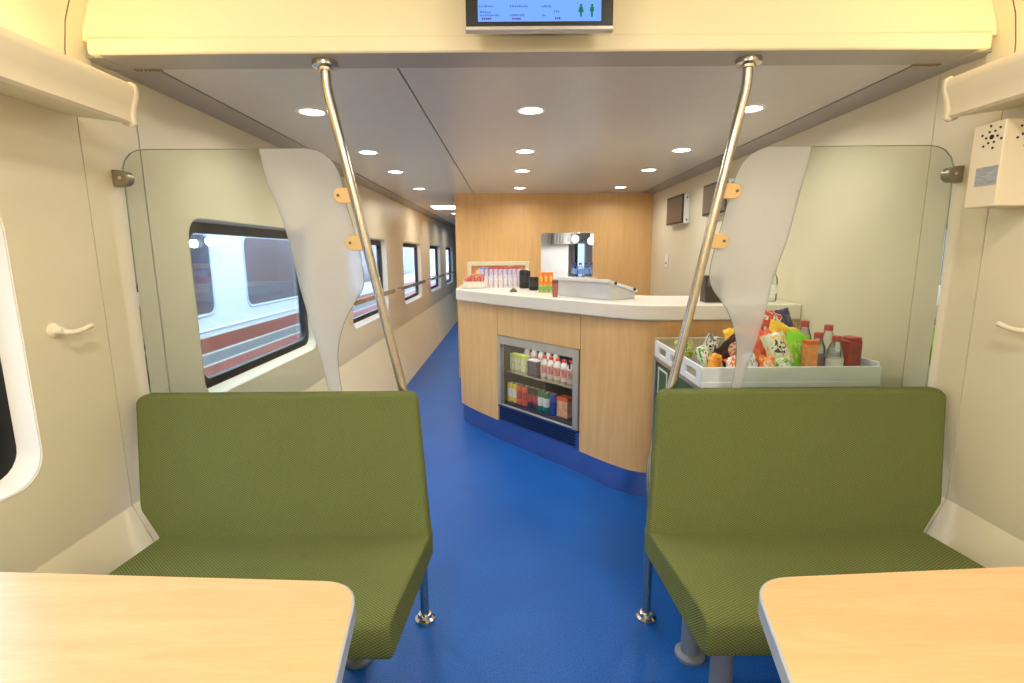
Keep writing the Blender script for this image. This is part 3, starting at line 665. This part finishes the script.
# ------------------------------------------------------------------ grab poles
YP = 1.82
def pole(sx, label, top, bx, foot, brk):
    t = thing('grab_pole', label, 'pole', (foot[0], foot[1], 0), 'steel poles')
    path = bend([(top, YP, 2.03), (top, YP, 1.955), (bx, 1.832, .925), (foot[0], 1.80, .62), (foot[0], foot[1], .50), (foot[0], foot[1], .0)], .06)
    MB().tube(path, .0165, 18).build('tube', STEEL, t, smooth=True)
    MB().lathe([(.042, 0), (.042, -.016), (.024, -.02), (.023, -.028), (.017, -.028)], (top, YP, 2.0299), 28).build('ceiling_flange', STEEL, t, smooth=True)
    MB().lathe([(.038, 0), (.038, .012), (.028, .018), (.024, .03), (.017, .032)], (foot[0], foot[1], 0), 28).build('foot_flange', CHROME, t, smooth=True)
    for (u0, u1, v) in brk:
        a, b = pt(u0, v, Y=1.832), pt(u1, v, Y=1.832); h = .026
        end = [(a.x+(h if b.x > a.x else -h)*(1-math.sin(q)), a.z+h*math.cos(q)) for q in [k*PI/8 for k in range(9)]]
        end = [(b.x, b.z+h)]+end+[(b.x, b.z-h)]
        o = MB().ext_y(end, 1.826, 1.834).build('bracket', TAN, t, bevel=.002)
        c = a.x+(.018 if b.x > a.x else -.018)
        MB().tube([(c, 1.823, a.z), (c, 1.826, a.z)], .005).build('bolt', DSTEEL, o)
    # strut to the bench frame
    MB().box(*sorted((foot[0]+sx*.01, foot[0]+sx*.07)), foot[1]-.012, foot[1]+.012, .325, .36).build('strut', BLACK, t)
pole(-1, 'steel grab pole rising behind the bench on the window side', pt(325, 62, Y=YP).x, pt(402, 388, Y=1.832).x, (-.342, 1.778), ((333.5, 352, 195.5), (345.5, 366, 243)))
pole(1, 'steel grab pole rising in front of the bar counter and trolley', pt(748.5, 60, Y=YP).x, pt(672, 386, Y=1.832).x, (.516, 1.775), ((741.5, 722, 191), (728.5, 708, 241)))
# ------------------------------------------------------------------ glass partitions
YG = 1.840
def G(l): return [(q.x, q.z) for q in (pt(u, v, Y=YG) for u, v in l)]
def partition(sx, label, clear, front, wavy, clampv, wx):
    """clear: outline of the clear part going from the bottom by the wall up to the band top; front: border between clear and frosted, top to bottom; wavy: free edge, top to bottom"""
    zb = .86
    c, f, w = G(clear), smooth_curve(G(front), 5), smooth_curve(G(wavy), 5)
    f = [tuple(p) for p in f]; w = [tuple(p) for p in w]
    f.append((f[-1][0]+(f[-1][0]-f[-2][0])*.6, zb)); w.append((w[-1][0], zb)); c[0] = (c[0][0], zb)
    t = thing('glass_partition', label, 'glass screen', (f[-1][0], YG, zb), 'glass screens')
    MB().ext_y(c+f, YG, YG+.008).build('clear_pane', [GLASS], t)
    MB().ext_y(list(w)+list(reversed(f)), YG, YG+.008).build('frosted_band', FROST, t)
    edge = c+[w[0]]+w[1:]
    MB().tube([(p[0], YG+.004, p[1]) for p in c[1:]+w], .0017, 6).build('polished_edge', GEDGE, t)
    z = clampv
    m = MB(); D = [(wx, z+.028), (wx, z-.028)]+[(wx-sx*(.028+.026*math.cos(q)), z+.026*math.sin(q)) for q in [(-PI/2)+k*PI/8 for k in range(9)]]
    cl_ = m.ext_y(D, YG-.014, YG+.022).build('wall_clamp', mat('satin nickel', srgb(150, 140, 122), .35, metal=.5), t, bevel=.003)
    MB().tube([(wx-sx*.03, YG-.018, z), (wx-sx*.03, YG-.014, z)], .006).build('screw', CHROME, cl_)
kk = [(122.0, 168), (124, 160), (129, 153.5), (136, 150), (145, 149.3), (200, 149)]
partition(-1, 'glass screen with frosted wavy band fixed to the window side wall', [(149, 388), (136, 285)]+kk,
          [(259, 149), (266, 180), (275, 200), (287, 235), (300, 288), (311, 325), (319, 352), (325, 375), (329, 389)],
          [(304, 148.3), (320, 152), (333, 163), (341, 180), (344, 197), (350, 218), (357.5, 243), (363, 272), (362.5, 288), (356, 300), (345, 320), (339, 341), (337.5, 362), (341, 389)], 1.668, XL+.001)
kk = [(954.5, 166), (952, 157), (946, 149.5), (938, 146), (930, 145.2), (880, 145.5)]
partition(1, 'glass screen with frosted wavy band standing before the snack trolley', [(927, 387), (941, 285)]+kk,
          [(812, 146.3), (808, 165), (803, 181), (796, 208), (789, 234), (780, 260), (772, 283), (767, 306), (760, 330), (752, 354), (746.5, 370), (741, 387)],
          [(768, 146.5), (754, 153), (743, 163), (735, 180), (729, 200), (722, 226), (713, 257), (710, 275), (713, 288.5), (721, 300), (728, 311), (734, 327), (737, 345), (736.5, 363), (732, 387)], 1.662, XR-.001)
# ------------------------------------------------------------------ tables
def table(sx, label, wx, ax0, ax1):
    """wx: wall X; ax0: aisle X at the far corner, ax1: aisle X in the middle"""
    yf, ym, yn = .955, .62, .25
    cx = wx
    pts = [(wx, yn), (wx, .985)]
    far = bend([Vector((wx, .985)), Vector((ax0, .925)), Vector((ax1, ym))], .075, 8)
    near = bend([Vector((ax1, ym)), Vector((ax0, .28)), Vector((wx, .235))], .075, 8)
    poly = [tuple(p) for p in far[:-1]]+[(ax1, ym)]+[tuple(p) for p in near[1:]]
    t = thing('folding_table', label, 'table', ((wx+ax0)/2, .6, 0), 'tables')
    ins = lambda p, d: (p[0]+(d if p[0] < (wx+ax0)/2 else -d), p[1]+(d if p[1] < .6 else -d))
    MB().ext_z([ins(p, .0035) for p in poly], .752, .7602).build('table_top', WOODT, t)
    MB().ext_z(poly, .722, .7592).build('edge_band', EDGE, t, bevel=.003)
    px = wx-sx*.45
    l = MB().tube([(px, .6, .0), (px, .6, .722)], .04, 20).build('pedestal_leg', GREYLEG, t, smooth=True)
    MB().lathe([(.11, 0), (.11, .012), (.05, .02)], (px, .6, 0), 28).build('foot_plate', GREYLEG, l, smooth=True)
table(-1, 'maple topped table before the bench on the window side', XL+.004, -.305, -.262)
table(1, 'maple topped table before the bench backed by the trolley', XR-.004, .478, .405)
# ------------------------------------------------------------------ hooks, box on the wall
def hook(sx, y, z, label):
    wx = XC+sx*HW; t = thing('coat_hook', label, 'hook', (wx, y, z), 'coat hooks')
    MB().lathe([(.022, 0), (.021, -.006*sx), (.013, -.012*sx), (.011, -.03*sx), (.001, -.034*sx)], (wx, y, z), 20, axis='X').build('rosette', CREAMP, t, smooth=True)
    MB().tube(smooth_curve([(wx-sx*.022, y, z), (wx-sx*.04, y+.015, z-.008), (wx-sx*.047, y+.045, z-.006), (wx-sx*.046, y+.085, z+.003)], 5), [.008]*16, 10).build('prong', CREAMP, t, smooth=True)
hook(-1, 1.512, 1.186, 'cream coat hook on wall between train window and glass screen')
hook(1, 1.488, 1.172, 'cream coat hook on the wall below the perforated box')
t = thing('sounder_box', 'cream perforated box on the wall under the luggage rack', 'box', (1.50, 1.61, 1.532))
SX, SY0, SY1 = 1.43, 1.55, 1.655
m = MB(); m.box(SX, XR-.001, SY0, SY1, 1.530, 1.775); m.build('housing', CREAMP, t, bevel=.004, seg=3)
HOLE = mat('hole shadow', srgb(40, 28, 20), .8)
def hole(m, p, ax, r): m.tube([p, Vector(p)+Vector(ax)*.0015], r, 10)
c_ = pt(992, 137, X=SX)
m = MB(); m2 = MB(); hole(m, (SX, c_.y, c_.z), (-1, 0, 0), .007); hole(m2, (1.50, SY0, c_.z), (0, -1, 0), .007)
for rad in (.018, .033):
    for k in range(6):
        a = 2*PI*k/6+(.3 if rad > .02 else 0); dx, dz = rad*math.cos(a), rad*math.sin(a)
        hole(m, (SX, c_.y+dx, c_.z+dz), (-1, 0, 0), .0034); hole(m2, (1.50+dx, SY0, c_.z+dz), (0, -1, 0), .0034)
m.build('sound_holes', HOLE, t); m2.build('sound_holes', HOLE, t)
a_, b_ = pt(977, 168, X=SX), pt(996, 184, X=SX)
MB().box(SX-.0015, SX, b_.y, a_.y, b_.z, a_.z-.002).build('sticker', mat('grey sticker', srgb(168, 172, 178), .5, var=.3, scale=60, stretch=(1, .6, 5)), t)
# ------------------------------------------------------------------ information screen above the beam
ys = 1.62
a, b = pt(466, 31.5, Y=ys), pt(613, 30.8, Y=ys)
t = thing('information_screen', 'passenger information screen hanging from the cream panel over the beam', 'screen', ((a.x+b.x)/2, ys, a.z))
zs = a.z
MB().box(a.x, b.x, ys, ys+.028, zs+.012, zs+.262).build('housing', BLACK, t, bevel=.004)
MB().box(a.x-.002, b.x+.002, ys-.006, ys+.022, zs, zs+.0125).build('bottom_strip', mat('silver strip', srgb(196, 192, 184), .35, metal=.5), t, bevel=.003)
MB().box(a.x+.1, b.x-.1, ys+.028, YBEAM0+.013, zs+.10, zs+.2).build('wall_bracket', DSTEEL, t)
sa, sb = pt(478, 21.5, Y=ys-.002), pt(601, 21, Y=ys-.002)
scr = MB().box(sa.x, sb.x, ys-.003, ys+.001, sa.z, zs+.245).build('screen', emis('blue lit screen', srgb(124, 176, 255), 1.0), t)
INK = emis('timetable ink', srgb(92, 134, 226), .85); MAG = emis('magenta ink', srgb(120, 60, 190), .6); GRE = emis('green pictogram', srgb(40, 140, 110), .7)
m = MB(); mg = MB(); rnd = random.Random(4)
for (u0, u1, v) in ((479, 493, 6.5), (510, 528, 6.5), (542, 550, 6.5), (480, 490, 12.3), (554, 559, 11.6), (480, 499, 15.5), (510, 523, 15.5), (542, 546, 15.5)):
    x = pt(u0, v, Y=ys-.003).x; xe = pt(u1, v, Y=ys-.003).x; z = pt(u0, v, Y=ys-.003).z
    while x < xe:
        w_ = rnd.uniform(.003, .006); m.box(x, x+w_, ys-.0036, ys-.003, z-.0022, z+rnd.uniform(.0015, .0035)); x += w_+.0018
for (u0, u1, v) in ((482, 491, 19), (512, 520, 19), (555, 560, 18.5)):
    x = pt(u0, v, Y=ys-.003).x; xe = pt(u1, v, Y=ys-.003).x; z = pt(u0, v, Y=ys-.003).z
    while x < xe:
        w_ = rnd.uniform(.003, .005); mg.box(x, x+w_, ys-.0036, ys-.003, z-.002, z+.003); x += w_+.0018
m.build('timetable_text', INK, scr); mg.build('timetable_text', MAG, scr)
for k, (u, fem) in enumerate(((581, True), (592, False))):
    q = pt(u, 10.5, Y=ys-.003); m = MB()
    s_ = .0165
    body = [(-.28, .62), (.28, .62), (.42 if fem else .36, .05), (.5 if fem else .2, -.25), (.18, -.25), (.16, -1), (-.16, -1), (-.18, -.25), (-.5 if fem else -.2, -.25), (-.42 if fem else -.36, .05)]
    m.ext_y([(q.x+x*s_, q.z+z*s_) for x, z in body], ys-.0037, ys-.003)
    m.tube([(q.x, ys-.0037, q.z+.86*s_), (q.x, ys-.003, q.z+.86*s_)], .22*s_, 12); m.build('person_pictogram', GRE, scr)
# ------------------------------------------------------------------ handrails on the corridor wall
for k, (y0, y1) in enumerate(((4.25, 5.75), (6.15, 7.85), (8.45, 10.05), (10.6, 12.2))):
    z = 1.005; x = XL+.065
    t = thing('handrail', 'flat steel handrail across corridor window, %s one from the pole' % ORD[k], 'handrail', (x, (y0+y1)/2, z), 'corridor handrails')
    MB().box(x-.006, x+.006, y0, y1, z-.022, z+.022).build('rail', STEEL, t, bevel=.004)
    for y in (y0+.06, y1-.06):
        MB().tube([(XL, y, z), (x-.006, y, z)], .009, 12).build('bracket', STEEL, t, smooth=True)
# ------------------------------------------------------------------ trolley
CX0, CX1, CY0, CY1, TX0 = .765, 1.49, 2.0, 2.68, .765
tr = thing('service_trolley', 'green sided service trolley with silver tray behind the bench', 'trolley', (1.09, 2.2, 0))
CG = mat('dark green panel', srgb(16, 84, 60), .4); ALU = mat('pale aluminium', srgb(234, 240, 246), .3, metal=.0, var=.04); ALD = mat('silver edge', srgb(170, 172, 172), .3, metal=.7)
MB().box(CX0+.01, CX1-.01, CY0+.01, CY1-.01, .12, .84).build('cabinet', CG, tr, bevel=.004)
m = MB()
for x in (CX0, CX1-.02):
    for y in (CY0, CY1-.02): m.box(x, x+.02, y, y+.02, .12, .86)
m.box(CX0, CX1, CY0, CY1, .84, .862); m.build('frame', ALD, tr, bevel=.003)
m = MB(); m.box(TX0, CX1, CY0, CY0+.012, .862, .945); m.box(CX1-.012, CX1, CY0+.012, CY1, .862, .96)
m.box(TX0, CX1, CY0-.004, CY0, .862, .885)
m.build('tray_front', ALU, tr, bevel=.003)
m = MB(); m.box(CX0, CX0+.01, CY0+.012, CY1-.012, .862, .885); m.box(CX0, CX0+.01, CY0+.012, CY1-.012, .922, .945)
for y0, y1 in ((CY0+.012, 2.06), (2.20, 2.27), (2.41, 2.48), (2.61, CY1-.012)): m.box(CX0, CX0+.01, y0, y1, .885, .922)
m.build('tray_side', ALU, tr)
m = MB(); m.box(CX0, CX1, CY1-.012, CY1, .862, .945); m.box(CX0, CX1, CY1-.016, CY1, .945, .957); m.box(CX0+.01, CX1-.012, CY1-.015, CY1-.012, .90, .906); m.build('back_guard', mat('champagne guard', srgb(206, 196, 166), .35, metal=.35), tr, bevel=.002)
ea, eb = pt(657, 372, X=CX0), pt(664.5, 389, X=CX0)
m = MB(); ey, ez = (ea.y+eb.y)/2, (ea.z+eb.z)/2-.02
for (a0, a1, b0, b1) in ((ey-.075, ey+.075, ez+.065, ez+.075), (ey-.075, ey+.075, ez-.075, ez-.065), (ey-.075, ey-.065, ez-.065, ez+.065), (ey+.065, ey+.075, ez-.065, ez+.065)): m.box(CX0+.007, CX0+.01, a0, a1, b0, b1)
m.build('square_emblem', WHT, tr)
for x in (CX0+.08, CX1-.08):
    for y in (CY0+.07, CY1-.07):
        w_ = MB().tube([(x-.014, y, .05), (x+.014, y, .05)], .05, 20).build('wheel', RUBBER, tr, smooth=True); MB().box(x-.02, x+.02, y-.012, y+.012, .05, .121).build('fork', ALD, w_)
# snack bags
def bag(label, u, v, Y, w, h, d, rx, ry, rz, m_, cat='snack bag', name='snack_bag', seed=0):
    rx = -20; rz *= .3; c = pt(u, v, Y=Y)
    for _ in range(6): c = pt(u, v, Y=Y+(c.z-.93)*math.tan(math.radians(20)))
    NX, NZ, vs, fs = 12, 14, [], []
    for side in (-1, 1):
        for j in range(NZ+1):
            for i in range(NX+1):
                x, z = i/NX*2-1, j/NZ*2-1
                puff = max(0, (1-abs(x)**2.6))**.7*max(0, (1-abs(z)**3.2))**.8
                wr = noise.noise(Vector((x*2.2+seed, z*2.2, side+seed)))*.16*puff**.5
                pinch = 1-.05*(1-abs(z)**4)*0 - .06*puff*abs(x)
                vs.append((x*w/2*pinch+.006*noise.noise(Vector((z*3, seed, 1))), side*(puff+wr)*d/2+.008*abs(z)**6*math.sin(x*5+seed), z*h/2+.008*noise.noise(Vector((x*2.5+seed*2, z, 3)))))
    n0 = (NX+1)*(NZ+1)
    for q in range(2):
        for j in range(NZ):
            for i in range(NX):
                k = q*n0+j*(NX+1)+i; f = (k, k+1, k+NX+2, k+NX+1); fs.append(f if q == 0 else f[::-1])
    ed = [i for i in range(NX+1)]+[(j)*(NX+1)+NX for j in range(1, NZ+1)]+[NZ*(NX+1)+i for i in range(NX-1, -1, -1)]+[j*(NX+1) for j in range(NZ-1, 0, -1)]
    for a_, b_ in zip(ed, ed[1:]+ed[:1]): fs.append((b_, a_, a_+n0, b_+n0))
    t = MB().add(vs, fs).build(name, m_, smooth=True)
    t.location = c; t.rotation_euler = (math.radians(rx), math.radians(ry), math.radians(rz))
    return tag(t, label, cat, 'snacks piled in the trolley tray')
W_, K_ = srgb(238, 236, 228), srgb(30, 24, 24)
OR_, RD_, YL_, LM_, GN_, NV_ = srgb(240, 90, 40), srgb(200, 36, 34), srgb(245, 196, 40), srgb(130, 214, 30), srgb(50, 150, 60), srgb(28, 36, 96)
bm = lambda n, *a: bagmat(n, *a)
bag('small green and white packet at the pole end of the trolley', 705, 357, 2.12, 0.06, 0.10, 0.04, -20, -25, 0, bm('g1', srgb(210, 222, 190), srgb(80, 150, 70), W_, GN_, 1), seed=1)
bag('grey and white crinkled packet leaning on the tray guard', 710, 349, 2.185, 0.075, 0.13, 0.04, -20, 30, 0, bm('g2', srgb(196, 196, 190), srgb(110, 112, 108), W_, K_, 2), seed=2)
bag('dark packet with pale picture tilted over the orange packets', 731, 350, 2.12, 0.095, 0.15, 0.042, -20, 55, 0, bm('g3', srgb(44, 30, 28), srgb(90, 44, 40), srgb(236, 206, 190), srgb(200, 120, 100), 3), seed=3)
bag('puffy golden packet just inside the tray front near the slot', 715, 363, 2.062, 0.056, 0.08, 0.04, -20, 12, 0, bm('g4', srgb(240, 166, 40), srgb(250, 190, 70), srgb(236, 150, 40), srgb(200, 100, 30), 4), seed=4)
bag('orange and white packet leaning beside the frosted band', 734, 366, 2.05, 0.058, 0.08, 0.042, -20, -20, 0, bm('g5', OR_, W_, srgb(240, 120, 50), W_, 5), seed=5)
bag('yellow packet peeking out above the dark tilted packet', 734, 341, 2.25, 0.07, 0.12, 0.042, -20, -12, 0, bm('g6', YL_, srgb(240, 170, 40), YL_, OR_, 6), seed=6)
bag('navy and red packet half hidden by the frosted band', 742, 351, 2.185, 0.08, 0.13, 0.04, -20, 6, 0, bm('g7', NV_, RD_, NV_, srgb(60, 50, 120), 7), seed=7)
bag('orange packet standing behind the frosted band', 753, 343, 2.25, 0.075, 0.14, 0.042, -20, 8, 0, bm('g8', srgb(236, 120, 60), srgb(240, 160, 110), OR_, W_, 8), seed=8)
bag('pale blue packet low behind the frosted band', 749.5, 364, 2.055, 0.062, 0.09, 0.042, -20, -12, 0, bm('g9', srgb(176, 196, 226), W_, W_, srgb(120, 150, 210), 9), seed=9)
bag('tall orange red packet beside the frosted band', 764, 349, 2.185, 0.095, 0.17, 0.045, -20, 12, 0, bm('g10', srgb(240, 76, 48), srgb(246, 120, 70), srgb(244, 100, 60), srgb(230, 60, 50), 10), seed=10)
bag('red and white striped packet at the top of the pile', 768, 325, 2.31, 0.115, 0.14, 0.042, -20, 18, 0, bm('g11', RD_, W_, srgb(206, 60, 60), W_, 11), seed=11)
bag('dark navy packet behind the striped packet', 781, 321, 2.345, 0.1, 0.11, 0.03, -20, -15, 0, bm('g12', NV_, srgb(40, 40, 80), NV_, srgb(90, 90, 130), 12), seed=12)
bag('bright yellow packet lying across the top of the pile', 783, 334, 2.25, 0.145, 0.095, 0.045, -20, 22, 0, bm('g13', YL_, srgb(250, 214, 90), YL_, srgb(240, 170, 40), 13), seed=13)
bag('white patched packet with dark print before the yellow packets', 777, 349, 2.11, 0.10, 0.14, 0.045, -20, -14, 0, bm('g14', srgb(232, 228, 214), YL_, W_, K_, 14), seed=14)
bag('pink and yellow packet low at the tray front', 767, 366, 2.055, 0.068, 0.085, 0.042, -20, 6, 0, bm('g15', srgb(244, 120, 80), YL_, srgb(250, 170, 90), W_, 15), seed=15)
bag('green and white packet low in front of the lime packet', 784, 367, 2.055, 0.068, 0.08, 0.042, -20, -8, 0, bm('g16', srgb(120, 190, 90), W_, W_, GN_, 16), seed=16)
bag('lime green packet leaning towards the bottles', 794.5, 351, 2.185, 0.105, 0.18, 0.05, -20, 20, 0, bm('g17', LM_, srgb(150, 224, 50), LM_, srgb(196, 230, 120), 17), seed=17)
bag('yellowish green packet behind the slots of the trolley tray side', 684, 349, 2.44, .09, .085, .035, -20, 0, 0, bm('g18', srgb(190, 190, 90), srgb(120, 150, 60), srgb(220, 214, 150), GN_, 18), seed=18)
p = pt(808.5, 368, Y=2.10)
t = thing('biscuit_box', 'orange carton standing between lime packet and bottles', 'box', (p.x, 2.10, .864))
MB().box(p.x-.024, p.x+.024, 2.08, 2.12, .864, 1.035).build('carton', mat('orange carton print', srgb(240, 150, 84), .45, var=.25, scale=40), t, bevel=.003)
MB().box(p.x-.0245, p.x+.0245, 2.0795, 2.1205, 1.02, 1.037).build('carton_top', ORG, t, bevel=.002)
COLA = mat('pink label print', srgb(120, 96, 100), .4, var=.6, scale=45)
for (u, Y, h, lb, nm) in ((803.5, 2.325, .225, LABB, 'clear red capped bottle at the back behind the orange carton'), (818.2, 2.165, .195, COLA, 'clear red capped bottle with dark label in the trolley'), (827.5, 2.275, .212, WHT, 'clear red capped bottle behind the white labelled bottle'), (836.5, 2.112, .188, WHT, 'clear red capped bottle with white label in the trolley')):
    q = pt(u, 340, Y=Y)
    bottle('drink_bottle', nm, 'bottle', 'bottles in the trolley tray', q.x, Y, .864, .033, h, CLEARP, RED, lb, (.1, .5))
q = pt(852.5, 350, Y=2.11)
t = thing('drink_bottle', 'dark red squarish bottle at the wall end of the trolley', 'bottle', (q.x, 2.12, .864))
MB().ext_z(rrect(q.x-.030, q.x+.030, 2.086, 2.154, .014, 3), .864, 1.035).build('bottle_body', mat('red wrapper', srgb(150, 40, 36), .3, var=.5, scale=22), t, bevel=.006)
MB().ext_z(rrect(q.x-.028, q.x+.028, 2.088, 2.152, .014, 3), 1.035, 1.048).build('shoulder', RED, t, bevel=.004)
# ------------------------------------------------------------------ outside: neighbouring train, ground, sky
TX = -2.90
TW = mat('train white paint', srgb(224, 232, 242), .35, var=.02); TG = mat('train grey stripe', srgb(138, 148, 156), .35); TR_ = mat('train red stripe', srgb(150, 58, 54), .35); TP = mat('train pale red stripe', srgb(190, 104, 100), .35)
trn = thing('train_carriage', 'white railway carriage with red and grey stripes outside the windows', 'train', (TX, 10, -1.2))
prof = [(0, -1.0), (0, 1.64), (-.03, 1.78), (-.12, 1.95), (-.35, 2.15), (-.8, 2.30), (-1.45, 2.36), (-2.1, 2.3), (-2.6, 2.1), (-2.85, 1.8), (-2.9, -1.0)]
MB().ext_y([(TX+x, z) for x, z in prof], -8, 34).build('carriage_body', TW, trn, smooth=True)
for (z0, z1, mm, nm) in ((.487, .637, TR_, 'red_stripe'), (.375, .475, TG, 'grey_stripe'), (.262, .363, TP, 'pale_stripe'), (.10, .25, TG, 'grey_stripe')):
    MB().box(TX-.002, TX+.003, -8, 34, z0, z1).build(nm, mm, trn)
m = MB()
for z in (.643, .481, .369, .256): m.box(TX-.002, TX+.004, -8, 34, z-.009, z+.009)
m.build('white_line', WHT, trn)
m = MB()
for k, z in enumerate((.70, 1.68)): m.tube([(TX+.002, -8, z), (TX+.002, 34, z)], .012, 8)
m.build('rib', TW, trn)
TGL = mat('dark train glass', srgb(70, 68, 92), .2, spec=.25, var=.2, scale=1.2)
for k in range(-3, 10):
    y0 = 5.66+k*2.10
    e = MB(); L = rrect(y0, y0+1.43, .865, 1.60, .09); L2 = rrect(y0-.035, y0+1.465, .83, 1.635, .11)
    loops(e, TX+.001, L2, TX+.012, rrect(y0-.02, y0+1.45, .845, 1.62, .10)); loops(e, TX+.012, rrect(y0-.02, y0+1.45, .845, 1.62, .10), TX+.004, L)
    fr_ = e.build('window_frame', mat('pale blue frame', srgb(190, 208, 232), .35), trn)
    MB().prism(L, lambda p: (TX+.001, *p), lambda p: (TX+.006, *p)).build('window_pane', TGL, fr_)
for y in (-5, -2.6, 26, 28.4):
    for x in (-.5, -2.3):
        MB().tube([(TX+x-.06, y, -1.0), (TX+x+.06, y, -1.0)], .42, 24).build('wheel', DSTEEL, trn)
struct(MB().box(-60, 60, -60, 80, -1.6, -1.45).build('ground', mat('track ballast', srgb(128, 124, 120), .9, var=.2, scale=20)))
w = bpy.data.worlds.new('sky'); S.world = w; w.use_nodes = True
bg = w.node_tree.nodes['Background']; bg.inputs[0].default_value = (.62, .79, 1, 1); bg.inputs[1].default_value = 7
# ------------------------------------------------------------------ colour management
S.view_settings.view_transform = 'Standard'; S.view_settings.look = 'None'; S.view_settings.gamma = 1; S.view_settings.use_curve_mapping = False
S.view_settings.exposure = 0.1
S.cycles.use_denoising = True
S.cycles.max_bounces = 10; S.cycles.transparent_max_bounces = 24; S.cycles.diffuse_bounces = 5
S.cycles.sample_clamp_indirect = 6
